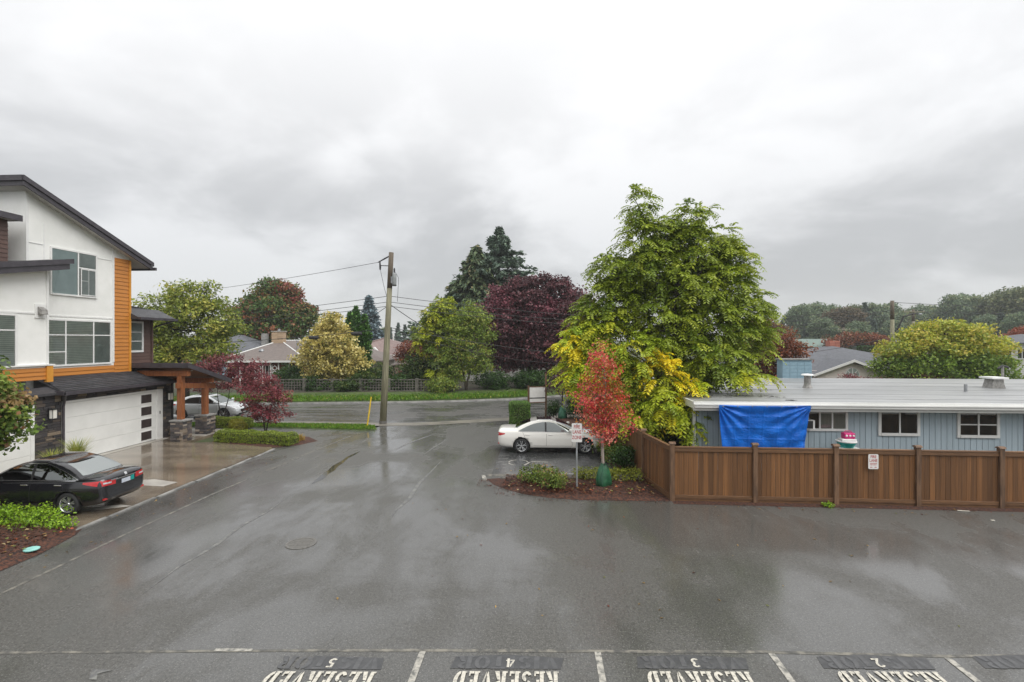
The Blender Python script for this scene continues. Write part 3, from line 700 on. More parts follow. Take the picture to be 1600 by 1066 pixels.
def lantern(y, z):
    lb = wbox('wall_lantern', 'black_metal', TH, -19.10, y-.06, z-.22, -19.02, y+.06, z+.2)
    MB().box(-19.019, y-.11, z+.13, -18.82, y+.11, z+.17).build('lantern_cap', 'black_metal', lb)
    MB().box(-18.99, y-.085, z-.2, -18.84, y+.085, z+.128).build('lantern_glass', 'frosted', lb)
    q = MB()
    for a in (-18.995, -18.85):
        for b in (y-.092, y+.078): q.box(a, b, z-.205, a+.014, b+.014, z+.129)
    q.build('lantern_cage', 'black_metal', lb)
lantern(18.2, 2.12); lantern(24.3, 2.12)
# entry canopy: timber posts on stone piers
def zc(y): return 3.80 - .30*(y-23.15)
MB().prism('x', [(23.15,zc(23.15)),(26.45,zc(26.45)),(26.45,zc(26.45)-.10),(23.15,zc(23.15)-.10)], -20.4, -17.18).build('canopy_roof', 'roof_dark', TH)
MB().prism('x', [(23.25,zc(23.25)-.105),(26.35,zc(26.35)-.105),(26.35,zc(26.35)-.14),(23.25,zc(23.25)-.14)], -20.4, -17.25).build('canopy_soffit', 'soffit_wood', TH)
MB().prism('x', [(23.1,zc(23.1)+.02),(26.5,zc(26.5)+.02),(26.5,zc(26.5)-.2),(23.1,zc(23.1)-.2)], -17.177, -17.11).build('fascia', 'fascia_dark', TH)
wbox('fascia', 'fascia_dark', TH, -20.4, 23.08, zc(23.1)-.22, -17.18, 23.147, zc(23.1)+.015)
for y in (23.45, 25.2):
    pr = wbox('pier', 'mortar', TH, -18.02, y-.30, .03, -17.42, y+.30, .98)
    stone_face(pr, '+x', -17.42, y-.32, y+.32, .03, .98, 'stone_pale', (.07, .12), (.14, .32), .04)
    stone_face(pr, '-y', y-.30, -18.02, -17.39, .03, .98, 'stone_pale', (.07, .12), (.14, .32), .04)
    MB().box(-18.08, y-.36, .985, -17.34, y+.36, 1.06).build('pier_cap', 'concrete_grey', pr, bevel=.01)
    wbox('timber_post', 'timber', TH, -17.85, y-.12, 1.065, -17.60, y+.12, zc(y)-.36, bevel=.012)
MB().prism('x', [(23.2,2.86),(25.9,2.62),(25.9,2.36),(23.2,2.6)], -17.82, -17.63).build('timber_beam', 'timber', TH)
wbox('timber_beam', 'timber', TH, -19.9, 23.32, 3.18, -17.3, 23.54, 3.44)
wbox('timber_beam', 'timber', TH, -19.9, 25.1, 2.72, -17.3, 25.3, 2.96)
for xx, yy in ((-17.5, 23.3), (-17.5, 23.9)):
    MB().lathe([(.05,0),(.05,.03)], (xx, yy, zc(yy)-.175), 10).build('canopy_light', 'frosted', TH)
wbox('entry_step', 'concrete', TH, -20.1, 24.62, .03, -17.3, 26.5, .06)
wbox('entry_wall', 'mortar', TH, -27, 24.61, 0, -20.3, 26.3, 3.2)
# planter by the pier
tp = thing('terracotta_planter', 'terracotta flower pot behind the front stone pier of the entry', 'planter', (-18.75, 24.5, .06))
MB().lathe([(.16,0),(.22,.42),(.25,.42),(.25,.5),(.21,.5),(.2,.44)], (0,0,0), 18).build('pot', 'terracotta', tp, local=True)
MB().lathe([(.205,.44),(.1,.47),(.0,.48)], (0,0,0), 14).build('potting_soil', 'soil', tp, local=True)
tl = MB().lathe([(.0,.03),(.13,.03),(.15,.02),(.15,0)], (-11.86, 10.9, .09), 20)
tag(tl.build('utility_cover', 'lid_teal'), 'small round turquoise utility lid at edge of mulch bed', 'lid')

# ================================================================== BLUE HOUSE AND FENCE (right)
BH = thing('blue_house', 'low pale blue bungalow with flat grey membrane roof behind the brown fence', 'house', (12, 23, 0))
wbox('wall', 'blue_groove', BH, 5.64, 19.5, 0, 26, 28.3, 2.48)
for k in range(64):
    x = 5.76+k*.205
    if 17.35 < x < 18.5: continue
    piece('siding_plank', 'cube', 'blue_siding', BH, (x+.1, 19.49, 1.24), (.022, .190, 2.46), (0, 0, R(-90)))
wbox('corner_trim', 'white_trim', BH, 5.60, 19.44, 0, 5.72, 19.56, 2.44)
MB().prism('x', [(18.85,2.67),(28.3,2.86),(28.3,2.50),(18.85,2.50)], 5.5, 27).build('roof', 'membrane', BH)
def ZR(y): return 2.67+.0201*(y-18.85)
wbox('fascia', 'white_fascia', BH, 5.45, 18.78, 2.36, 27, 18.845, 2.69)
wbox('gutter', 'white_fascia', BH, 5.45, 18.66, 2.48, 27, 18.777, 2.60)
wbox('gutter_lip', 'white_fascia', BH, 5.44, 18.63, 2.57, 27, 18.657, 2.61)
wbox('soffit', 'white_fascia', BH, 5.5, 18.85, 2.40, 27, 19.47, 2.45)
wbox('fascia', 'white_fascia', BH, 5.43, 18.85, 2.44, 5.497, 28.3, 2.69)
wbox('recessed_wall', 'dark_wall', BH, 3.9, 23.0, 0, 5.63, 23.2, 2.4)
window(BH, '-y', 19.475, 9.85, 11.17, 1.64, 2.24, splits=(10.25, 10.7), backs=['dark_room','curtain','curtain'], frame=.09)
window(BH, '-y', 19.475, 12.44, 13.71, 1.50, 2.26, splits=(13.1,), backs=['dark_room','dark_room'], frame=.1)
window(BH, '-y', 19.475, 15.21, 16.48, 1.46, 2.24, splits=(15.85,), rows=((1.84,15.85,16.48),(1.84,15.21,15.85)), backs=['dark_room','dark_room'], frame=.1)
wbox('door', 'dark_wall', BH, 17.45, 19.44, .1, 18.4, 19.47, 2.2)
ac = wbox('air_conditioner', 'white_trim', BH, 9.55, 19.05, 1.68, 9.87, 19.42, 2.0)
MB().box(9.50, 19.04, 1.70, 9.80, 19.049, 1.98).build('grille', 'black_metal', ac)
# curtains half drawn in the two darker windows
# roof furniture
def vent(x, y, r, h, cap):
    b = MB().lathe([(r*1.5,0),(r*1.1,.12),(r,.2),(r,h)], (x, y, ZR(y)), 14).build('roof_vent', 'grey_vent', BH, smooth=False)
    MB().lathe([(cap*.6,h+.002),(cap,h+.03),(cap*.8,h+.08),(0,h+.1)], (x, y, ZR(y)), 16).build('vent_cap', 'white_trim', b)
vent(11.9, 23.6, .14, .55, .27)
bv = MB().prism('y', [(19.95,ZR(24)),(20.55,ZR(24)),(20.42,ZR(24)+.42),(20.08,ZR(24)+.42)], 23.8, 24.3).build('roof_vent', 'grey_vent', BH)
wbox('vent_cap', 'white_trim', bv, 19.9, 23.7, ZR(24)+.422, 20.6, 24.4, ZR(24)+.5)
MB().tube([(21.1,24.6,ZR(24)),(21.1,24.6,ZR(24)+.95)], .05, 8).build('vent_pipe', 'grey_vent', BH)
MB().tube([(20.9,24.6,ZR(24)+.85),(21.1,24.6,ZR(24)+.98),(21.35,24.6,ZR(24)+.9)], .05, 6).build('vent_pipe_head', 'cable', BH)
MB().tube([(17.9,22.6,ZR(22)),(17.9,22.6,ZR(22)+.32)], .06, 8).build('vent_pipe', 'grey_metal', BH)
MB().tube([(21.9,22.8,ZR(22)),(21.9,22.8,ZR(22)+.45)], .045, 8).build('vent_pipe', 'grey_metal', BH)
ch = wbox('chimney', 'blue_block', BH, 12.95, 28.32, 0, 14.5, 28.95, 3.84)
for k in range(9):
    for j in range(4): piece('block', 'cube', 'blue_block', ch, (13.145+j*.387, 28.305, 2.05+k*.2), (.03, .377, .19), (0, 0, R(-90)))
wbox('chimney_cap', 'concrete_grey', ch, 12.88, 28.24, 3.845, 14.57, 29.05, 3.91)
rd = random.Random(3)
for x, y, s in ((6.6,20.2,.5),(7.2,21.0,.7),(7.7,20.6,.45),(8.5,20.7,.5),(8.9,20.3,.35),(9.2,19.4,.15),(9.4,22.6,.35),(6.2,21.5,.7),(8.2,22.0,.3)):
    q = MB()
    for j in range(46):
        a = rd.uniform(0, 6.28); rr = s*math.sqrt(rd.random()); px, py = x+rr*1.5*math.cos(a), y+rr*.55*math.sin(a); d = rd.uniform(.02, .06)
        z = ZR(py)+.004+rd.uniform(0, .02); b = rd.uniform(0, 3.14); cx, sx = d*math.cos(b), d*math.sin(b)
        q.add([(px-cx,py-sx,z),(px+sx*.5,py-cx*.5,z+.006),(px+cx,py+sx,z),(px-sx*.5,py+cx*.5,z+.004)], [(0,1,2,3)])
    o = q.build('roof_litter', 'debris', BH); o['kind'] = 'stuff'
# tarp hanging from the gutter: wrinkles run in from the two nailed corners
mb = MB(); NX, NZ = 120, 72; rt = random.Random(5)
for j in range(NZ+1):
    for i in range(NX+1):
        u = i/NX; t = j/NZ
        xl = 6.28+.22*t**1.3; xr = 9.48-.10*t**1.2
        x = xl+(xr-xl)*u; z = 2.60-1.75*t-.03*math.sin(math.pi*u)*(1-t)
        dl = math.atan2(t*1.7, u*3.2+.02); dr = math.atan2(t*1.7, (1-u)*3.2+.02)
        rl = math.hypot(u*3.2, t*1.7); rr = math.hypot((1-u)*3.2, t*1.7)
        wv = .055*math.sin(dl*17)*math.exp(-rl*.9)*min(1, rl*3) + .055*math.sin(dr*19+1)*math.exp(-rr*.9)*min(1, rr*3)
        wv += .022*math.sin(9*u*3.1+2.2*math.sin(4*t)+1.7*t)*t + .014*math.sin(23*t+5*u+2*math.sin(7*u))*(.3+u*.7)
        fx = abs((u*6) % 1-.5); fz = abs((t*4+.1) % 1-.5)
        wv += .012*max(0, 1-(.5-fx)*14)+.010*max(0, 1-(.5-fz)*10)
        y = 18.56+.30*t**.8+.07*math.sin(math.pi*u)*t-wv
        mb.v.append((x, y, z))
for j in range(NZ):
    for i in range(NX):
        a = j*(NX+1)+i; mb.f.append((a, a+1, a+NX+2, a+NX+1))
tp = mb.build('tarp', 'tarp_blue', None, smooth=True)
sd = tp.modifiers.new('thickness', 'SOLIDIFY'); sd.thickness = .004
tag(tp, 'bright blue plastic tarp hung from the gutter of the pale blue house', 'tarp')
for k in range(7):
    MB().lathe([(.012,0),(.022,.0),(.022,-.012),(.012,-.012)], (6.42+k*.51, 18.53, 2.555), 10, 'y').build('eyelet', 'grey_metal', tp, local=True)
for k, yy in enumerate((19.9, 21.3, 22.9, 24.4, 25.9)):
    MB().prism('x', [(yy,ZR(yy)+.001),(yy+.07,ZR(yy+.07)+.001),(yy+.07,ZR(yy+.07)+.008),(yy,ZR(yy)+.008)], 5.6, 26.9).build('roof_seam', 'membrane_seam', BH)
# toys on a stand by the wall
sc_ = thing('storage_stand', 'olive plastic storage stand hidden behind the fence by the blue wall', 'storage stand', (10.8, 18.75, 0))
MB().box(-.32,-.2,.0,.32,.2,1.08).build('cabinet', 'olive_plastic', sc_, local=True, bevel=.02)
MB().box(-.34,-.22,1.081,.34,.22,1.1).build('top', 'white_trim', sc_, local=True)
tb = thing('teal_tub', 'teal plastic tub with white rim standing behind the fence', 'tub', (10.8, 18.75, 1.1))
MB().lathe([(.22,0),(.29,.15),(.31,.15),(.31,.2),(.27,.2),(.2,.03)], (0,0,0), 18).build('tub', 'teal_plastic', tb, local=True)
MB().lathe([(.32,.2),(.335,.2),(.335,.235),(.32,.235)], (0,0,0), 18).build('rim', 'white_trim', tb, local=True)
ty = thing('toy_case', 'bright pink plastic toy case with white knobs on teal tub', 'toy', (10.84, 18.75, 1.31))
MB().box(-.26,-.15,.04,.24,.15,.10).build('base', 'white_trim', ty, local=True, bevel=.01)
MB().box(-.17,-.12,.101,.21,.12,.31).build('body', 'pink_plastic', ty, local=True, bevel=.03)
for x in (-.1, .02, .14): MB().lathe([(.036,0),(.036,-.02),(.0,-.03)], (x, -.12, .22), 12, 'y').build('knob', 'sign_white', ty, local=True).scale.y = 1
MB().tube([(-.12,0,.31),(-.07,0,.37),(.1,0,.37),(.16,0,.31)], .015, 6).build('handle', 'pink_plastic', ty, local=True)
# ---- fence
FN = thing('wooden_fence', 'brown stained board fence around the blue house yard', 'fence', (8, 15.75, 0))
PX_ = [(3.92,15.77),(6.39,15.76),(8.75,15.75),(11.08,15.72),(13.40,15.70),(15.75,15.68),(18.1,15.66),(20.4,15.64)]
RT_ = [(3.92,15.77),(3.50,18.05),(3.28,20.35),(3.10,22.7),(2.98,25.0),(2.9,27.3)]
rf = random.Random(9)
def fence_run(P, first):
    for i, (x, y) in enumerate(P):
        if i or first:
            po = wbox('post', 'fence_post', FN, x-.065, y-.085, 0, x+.065, y+.05, 1.75)
            MB().prism('x', [(y-.11,1.753),(y+.075,1.753),(y+.05,1.79),(y-.02,1.815),(y-.085,1.79)], x-.095, x+.095).build('post_cap', 'fence_post', po)
    for i in range(len(P)-1):
        a, b = Vector((*P[i], 0)), Vector((*P[i+1], 0)); d = b-a; L = d.length; ang = math.atan2(d.y, d.x); u = d.normalized(); nn = Vector((-u.y, u.x, 0))
        if not first: nn = -nn; 
        n = max(1, int((L-.13)/.138)); w_ = (L-.13)/n
        for k in range(n):
            c = a+u*(.065+w_*(k+.5)) + nn*rf.uniform(0, .010)
            piece('board', 'cube', 'fence_wood', FN, (c.x, c.y, .855+rf.uniform(-.012,.012)), (.022, w_-rf.uniform(.003,.012), 1.50), (R(rf.uniform(-.25,.25)) if first else 0, 0, ang-R(90)+R(rf.uniform(-1.5,1.5))))
        mid = (a+b)/2; off = -nn*.035
        for nm, z, h, t in (('top_rail', 1.57, .10, .035), ('bottom_rail', .13, .11, .04)):
            piece(nm, 'cube', 'fence_trim', FN, (mid.x+off.x, mid.y+off.y, z), (t, L-.14, h), (0, 0, ang-R(90)))
        piece('cap_rail', 'cube', 'fence_trim', FN, (mid.x, mid.y, 1.645), (.12, L-.14, .04), (0, 0, ang-R(90)))
        piece('kick_board', 'cube', 'fence_trim', FN, (mid.x+off.x*.5, mid.y+off.y*.5, .035), (.03, L-.14, .07), (0, 0, ang-R(90)))
fence_run(PX_, True); fence_run(RT_, False)
# ---- signs
def plate(w_, h_, m, parent, c, th=.006):
    q = MB(); r = .035; pts = []
    for cx, cz, a0 in ((w_/2-r, h_/2-r, 0), (-w_/2+r, h_/2-r, 90), (-w_/2+r, -h_/2+r, 180), (w_/2-r, -h_/2+r, 270)):
        for k in range(5): pts.append((cx+r*math.cos(R(a0+k*22.5)), cz+r*math.sin(R(a0+k*22.5))))
    q.prism('y', [(c[0]+a, c[2]+b) for a, b in pts], c[1]-th/2, c[1]+th/2)
    return q.build('sign_plate', m, parent, local=True)
def letters(parent, txt, size, c, m='sign_red', off=.004, sx=1):
    o = link('lettering', text_mesh(txt, size, .0008, off), m, parent); o.location = c; o.rotation_euler = (R(90), 0, 0); o.scale.x = sx; return o
s1 = thing('fire_lane_sign', 'white FIRE LANE sign with red letters on grey post in mulch island', 'sign', (1.06, 16.62, 0))
MB().tube([(0,0,-.1),(0,0,2.24)], .03, 10).build('post', 'post_steel', s1, local=True)
pl = plate(.34, .62, 'sign_white', s1, (0, -.036, 1.9))
for t_, z in (('FIRE', 2.09), ('LANE', 1.92), ('ZONE', 1.74)): letters(pl, t_, .16, (0, -.041, z), off=.002, sx=.72)
MB().lathe([(.012,-.0405),(.012,-.046)], (0,0,2.17), 8, 'y').build('bolt', 'black_metal', pl, local=True)
s2 = thing('fence_sign', 'small white FIRE LANE sign with red letters fixed to brown fence', 'sign', (9.77, 15.62, 1.32))
pl2 = plate(.29, .44, 'sign_white', s2, (0, 0, 0))
letters(pl2, 'FIRE', .12, (0, -.005, .145), off=.001, sx=.78); letters(pl2, 'LANE', .12, (0, -.005, .03), off=.001, sx=.78)
q = MB()
for z in (-.055, -.095):
    x = -.10
    while x < .09:
        l = rs.uniform(.015, .03); q.box(x, -.0052, z-.011, x+l, -.0032, z+.011); x += l+.012
for sx in (-1, 1): q.prism('y', [(sx*.10,-.165),(sx*.065,-.148),(sx*.065,-.158),(sx*.03,-.158),(sx*.03,-.172),(sx*.065,-.172),(sx*.065,-.182)], -.0052, -.0032)
q.build('small_print', 'sign_red', pl2, local=True)
gp = thing('steel_post', 'thin grey steel post beside fence behind the red maple', 'post', (3.05, 22.9, 0))
MB().tube([(0,0,-.1),(0,0,1.6)], .03, 8).build('post', 'post_steel', gp, local=True)
MB().lathe([(.034,1.601),(.034,1.62),(0,1.63)], (0,0,0), 8).build('post_cap', 'grey_metal', gp, local=True)
nb = thing('notice_board', 'white two-panel notice board on brown wooden posts beyond white car', 'notice board', (-.45, 31.3, 0), R(17))
for x in (-.56, .56): MB().box(x-.05,-.05,0,x+.05,.05,2.1 if x < 0 else 2.85).build('post', 'fence_post', nb, local=True)
MB().box(-.50,-.035,1.36,.50,-.005,2.0).build('panel', 'sign_white', nb, local=True)
MB().box(-.50,-.035,1.08,.50,-.005,1.30).build('panel', 'sign_white', nb, local=True)
MB().box(-.51,-.045,1.302,.51,-.0,1.358).build('rail', 'black_metal', nb, local=True)
MB().box(-.51,-.045,2.003,.51,-.0,2.04).build('rail', 'fence_post', nb, local=True)
MB().box(-.51,-.045,1.02,.51,.0,1.077).build('rail', 'fence_post', nb, local=True)
# ================================================================== CARS
def bake(o):
    dg = bpy.context.evaluated_depsgraph_get(); me = bpy.data.meshes.new_from_object(o.evaluated_get(dg))
    old = o.data; o.modifiers.clear(); o.data = me; return me
def ip(tab, x):
    if x <= tab[0][0]: return tab[0][1:]
    for a, b in zip(tab, tab[1:]):
        if x <= b[0]:
            t = (x-a[0])/(b[0]-a[0]); return tuple(p+(q-p)*t for p, q in zip(a[1:], b[1:]))
    return tab[-1][1:]
def make_car(name, label, loc, rz, S):
    root = thing(name, label, 'car', loc, rz)
    # ---- lower body loft
    mb = MB(); ns = len(S['st']); sec = []
    for (x, zb_, zt, w_, zs) in S['st']:
        h = [(0,zb_),(.80*w_,zb_),(.93*w_,zb_+.05),(.985*w_,zb_+.16),(w_,zb_+(zs-zb_)*.52),(.992*w_,zb_+(zs-zb_)*.70),(.955*w_,zs-.075),(.93*w_,zs-.01),(.84*w_,zs+(zt-zs)*.45),(.55*w_,zt-.012),(0,zt)]
        ring = [(x, y, z) for y, z in h] + [(x, -y, z) for y, z in h[-2:0:-1]]
        sec.append(ring)
    m_ = len(sec[0])
    for r_ in sec: mb.v += r_
    for i in range(ns-1):
        for k in range(m_): mb.f.append((i*m_+k, i*m_+(k+1) % m_, (i+1)*m_+(k+1) % m_, (i+1)*m_+k))
    for base in (0, (ns-1)*m_):      # end caps as strips between the two sides
        half = 11
        for k in range(half-1):
            a, b = base+k, base+k+1; c, d = base+(m_-k) % m_, base+(m_-k-1) % m_
            f = [a, b, d, c]; f = list(dict.fromkeys(f))
            if len(f) >= 3: mb.f.append(tuple(f))
    body = mb.build('body', S['paint'], root, local=True, smooth=True)
    ss = body.modifiers.new('s', 'SUBSURF'); ss.levels = 2; ss.render_levels = 2
    bake(body)
    cutters = []
    for ax in S['axles']:
        for sy in (-1, 1):
            c = MB().lathe([(S['wr']+.055, -.5), (S['wr']+.055, .5)], (ax, sy*(S['hw']+.25), S['wr']), 40, 'y').build('cut', 'car_plastic', root, local=True)
            b = body.modifiers.new('b', 'BOOLEAN'); b.operation = 'DIFFERENCE'; b.object = c; b.solver = 'EXACT'; cutters.append(c)
    me = bake(body)
    for c in cutters: bpy.data.objects.remove(c)
    me.materials.clear(); me.materials.append(MATS[S['paint']]); me.materials.append(MATS['car_plastic'])
    for p in me.polygons:
        c = p.center; p.use_smooth = True; p.material_index = 0
        for ax in S['axles']:
            d = math.hypot(c.x-ax, c.z-S['wr'])
            if d < S['wr']+.066 and abs(c.y) < S['hw']-.005 and abs(c.y) > .3: p.material_index = 1; p.use_smooth = False
        if c.z < .255 or (S.get('skirt') and c.z < S['skirt']): p.material_index = 1
    bvh = BVHTree.FromPolygons([v.co[:] for v in me.vertices], [p.vertices[:] for p in me.polygons])
    # ---- cabin
    C = S['cab']     # rows: z, xf, xb, b
    nexp = 7.0
    def surf(z):
        xf, xb, b = ip(C, z); return (xf+xb)/2, (xf-xb)/2, b
    cb_ = MB(); K = 56
    lev = [r[0] for r in C]
    zz = []
    for a, b in zip(lev, lev[1:]): zz += [a+(b-a)*t/4 for t in range(4)]
    zz.append(lev[-1])
    for z in zz:
        xc, a, b = surf(z)
        for k in range(K):
            t = 2*math.pi*k/K; ct, st_ = math.cos(t), math.sin(t)
            rad = (abs(ct)**nexp + abs(st_)**nexp)**(-1/nexp)
            cb_.v.append((xc+a*ct*rad, b*st_*rad, z))
    for i in range(len(zz)-1):
        for k in range(K): cb_.f.append((i*K+k, i*K+(k+1) % K, (i+1)*K+(k+1) % K, (i+1)*K+k))
    # roof dome
    xc, a, b = surf(lev[-1]); n0 = (len(zz)-1)*K; H_ = S['height']; z1 = lev[-1]
    prev = n0
    for sc_, hz in ((.97, .35), (.90, .62), (.76, .82), (.5, .95), (.22, .995)):
        st0 = len(cb_.v)
        for k in range(K):
            x, y, _ = cb_.v[n0+k]; cb_.v.append((xc+(x-xc)*sc_, y*sc_, z1+(H_-z1)*hz))
        for k in range(K): cb_.f.append((prev+k, prev+(k+1) % K, st0+(k+1) % K, st0+k))
        prev = st0
    cb_.f.append(tuple(range(prev, prev+K)))
    cabin = cb_.build('cabin', S['paint'], root, local=True, smooth=True)
    if S.get('dark_roof'):
        cabin.data.materials.append(MATS['car_black'])
        for p in cabin.data.polygons:
            if p.center.z > z1+.3*(H_-z1) and S['dark_roof'][0] < p.center.x < S['dark_roof'][1] and abs(p.center.y) < b*.86: p.material_index = 1
    def patch(nm, m, fn, nu, nv, parent=root):
        q = MB()
        for j in range(nv+1):
            for i in range(nu+1): q.v.append(fn(i/nu, j/nv))
        for j in range(nv):
            for i in range(nu):
                a = j*(nu+1)+i; q.f.append((a, a+1, a+nu+2, a+nu+1))
        return q.build(nm, m, parent, local=True, smooth=True)
    zb_, zt_ = S['glass']        # belt z, top z of glass
    o_ = .007
    def side_pt(x, z, sy, off=o_):
        xc, a, b = surf(z); r = min(.995, abs(x-xc)/a)
        return (x, sy*(b*(1-r**nexp)**(1/nexp)+off), z)
    mf, mr, xB = S['mf'], S['mr'], S['xB']
    for sy in (-1, 1):
        def front(u, v):
            z = zb_+(zt_-.07*u**3-zb_)*v; xf, xb, b = ip(C, z); x0 = xB+.04; x1 = xf-mf
            return side_pt(x0+(x1-x0)*u, z, sy)
        def rear(u, v):
            z = zb_+.01+(zt_-.07*(1-u)**3-zb_-.01)*v; xf, xb, b = ip(C, z); x0 = xb+mr+S.get('mr_top', .1)*v; x1 = xB-.04
            return side_pt(x0+(x1-x0)*u, z, sy)
        patch('side_window', 'car_glass', front, 14, 6); patch('side_window', 'car_glass', rear, 14, 6)
        def trim(u, v):
            z = zb_-.02+.018*v; xf, xb, b = ip(C, z); x0 = xb+mr-.05; x1 = xf-mf+.04
            return side_pt(x0+(x1-x0)*u, z, sy, .011)
        patch('window_trim', S['trim'], trim, 24, 1)
        if S['trim'] == 'chrome':
            def trim2(u, v):
                z = zt_+.006+.016*v; xf, xb, b = ip(C, z); x0 = xb+mr+S.get('mr_top', .1)-.02; x1 = xf-mf-.08
                return side_pt(x0+(x1-x0)*u, z, sy, .011)
            patch('window_trim', 'chrome', trim2, 24, 1)
            def trim3(u, v):
                z = zb_-.02+(zt_+.022-zb_+.02)*v; xf, xb, b = ip(C, z); x = xb+mr-.045+(S.get('mr_top', .1)+.02)*v+.022*u
                return side_pt(x, z, sy, .011)
            patch('window_trim', 'chrome', trim3, 1, 8)
        def pill(u, v):
            z = zb_+(zt_-zb_)*v; return side_pt(xB-.038+.076*u, z, sy, .009)
        patch('pillar', 'car_plastic', pill, 2, 6)
    def end_pt(y, z, fr, off=o_):
        xc, a, b = surf(z); r = min(.995, abs(y)/b); x = a*(1-r**nexp)**(1/nexp)+off
        return (xc+fr*x, y, z)
    zw0, zw1 = S['wind']; patch('windscreen', 'car_glass', lambda u, v: end_pt((2*u-1)*(ip(C, zw0+(zw1-zw0)*v)[2]-.10), zw0+(zw1-zw0)*v, 1), 16, 8)
    zr0, zr1 = S['back']; patch('rear_window', S.get('rear_glass', 'car_glass'), lambda u, v: end_pt((2*u-1)*(ip(C, zr0+(zr1-zr0)*v)[2]-.11-.04*v), zr0+(zr1-zr0)*v, -1), 16, 8)
    # ---- conforming details
    def cast(o, d):
        hit = bvh.ray_cast(Vector(o), Vector(d).normalized()); return hit[0], hit[1]
    def side_s(x, z, sy, off):
        h, n = cast((x, sy*2, z), (0, -sy, 0))
        return (x, (h.y if h else sy*S['hw'])+sy*off, z)
    def strip(nm, m, pts, wdt, sy, parent=root):
        q = MB()
        for (x, z), (x2, z2) in zip(pts, pts[1:]):
            L = math.hypot(x2-x, z2-z); nx, nz = -(z2-z)/L*wdt/2, (x2-x)/L*wdt/2
            q.add([side_s(x-nx, z-nz, sy, .003), side_s(x+nx, z+nz, sy, .003), side_s(x2+nx, z2+nz, sy, .003), side_s(x2-nx, z2-nz, sy, .003)], [(0,1,2,3)])
        return q.build(nm, m, parent, local=True)
    zlo, zhi = .34, zb_-.03
    for sy in (-1, 1):
        for xs_ in S['seams']:
            n = 7; pts = [(xs_[0]+(xs_[1]-xs_[0])*k/n, zlo+(zhi-zlo)*k/n) for k in range(n+1)]
            strip('door_seam', S['seam'], pts, .012, sy)
        strip('door_seam', S['seam'], [(S['seams'][0][0]+(S['seams'][-1][0]-S['seams'][0][0])*k/10, zlo) for k in range(11)], .012, sy)
        for hx in S['handles']:
            p = Vector(side_s(hx, S['hz'], sy, .012))
            h = MB().box(p.x-.10, p.y-.012, p.z-.016, p.x+.10, p.y+.016, p.z+.016).build('door_handle', S['handle'], root, local=True, bevel=.008)
        # mirror
        xf, xb, b = ip(C, zb_+.04); mx_ = xf-mf-.02; my = sy*(b+.15)
        q = MB(); 
        for k in range(6):
            t = k/5
        mir = MB().lathe([(0,-.09),(.06,-.085),(.085,-.04),(.09,.03),(.075,.06),(0,.062)], (mx_, my, zb_+.07), 16, 'x').build('mirror', S['paint'], root, local=True, smooth=True)
        mir.scale = (1, 1, 1)
        MB().tube([(mx_, sy*(b-.02), zb_+.0), (mx_, my-sy*.05, zb_+.04)], .025, 6).build('mirror_arm', 'car_plastic', mir, local=True)
        # tail light wrapping the corner
        xa, xb2, za, zb2, yi = S['tail']
        q = MB(); nu, nv = 12, 4
        def corner(u, v):
            z = za+(zb2-za)*v
            if u < .5:
                z = zb2-.04+(z-zb2+.04)*(.3+.7*(u/.5)); x = xb2+(xa+.06-xb2)*(u/.5); return side_s(x, z, sy, .006)
            t = (u-.5)/.5; y = sy*(S['hw']-.14+(yi-S['hw']+.14)*t)
            h, n = cast((-5, y, z-.02*t), (1, 0, 0)); x = (h.x if h else xa)-.007
            return (x, y, z-.02*t)
        patch('taillight', 'lamp_red', corner, nu, nv)
        if S.get('tail_clear'):
            def cc(u, v):
                p = corner(.52+.3*u, .35+.3*v); return (p[0]-.004, p[1]+sy*.002, p[2])
            patch('lamp_lens', 'lamp_clear', cc, 5, 2)
        xa, xb2, za, zb2, yi = S['head']
        def hcorner(u, v):
            z = za+(zb2-za)*v
            if u < .5:
                x = xb2+(xa-xb2)*(u/.5); return side_s(x, z, sy, .006)
            t = (u-.5)/.5; y = sy*(S['hw']-.22+(yi-S['hw']+.22)*t)
            h, n = cast((5, y, z), (-1, 0, 0)); return ((h.x if h else xa)+.007, y, z)
        patch('headlight', 'lamp_clear', hcorner, 12, 4)
        # lower reflector
        h, n = cast((-5, sy*.66, .42), (1, 0, 0))
        if h and S.get('reflector'): MB().box(h.x-.012, sy*.66-.07, .40, h.x+.02, sy*.66+.07, .45).build('reflector', 'lamp_red', root, local=True)
    # grille, plates, badge
    def endpatch(nm, m, y0_, y1_, z0_, z1_, fr, off, parent=root):
        def fn(u, v):
            y = y0_+(y1_-y0_)*u; z = z0_+(z1_-z0_)*v; h, n = cast((5*fr, y, z), (-fr, 0, 0)); return ((h.x if h else fr*2)+fr*off, y, z)
        return patch(nm, m, fn, 8, 4, parent)
    endpatch('grille', 'car_plastic', -.42, .42, .42, .60, 1, .006)
    endpatch('lower_grille', 'car_plastic', -.55, .55, .26, .36, 1, .006)
    pz = S['plate']; pp = endpatch('number_plate', 'plate_white', -.16, .16, pz, pz+.12, -1, .012)
    if S.get('sticker'): endpatch('sticker', 'teal_sticker', -.30, -.175, pz+.0, pz+.14, -1, .010)
    if S.get('bar'): endpatch('trunk_bar', 'chrome', -.36, .36, pz+.155, pz+.18, -1, .012)
    endpatch('badge', 'chrome', -.045, .045, pz+.21, pz+.29, -1, .014)
    endpatch('bumper_insert', 'car_plastic', -.62, .62, .27, .35, -1, .008)
    if S.get('model_mark'): endpatch('model_mark', 'grey_metal', .30, .52, pz+.17, pz+.20, -1, .012)
    endpatch('trunk_seam', S['seam'], -.60, .60, S['trunk_z'], S['trunk_z']+.012, -1, .004)
    # ---- wheels
    wr = S['wr']; tw = .105
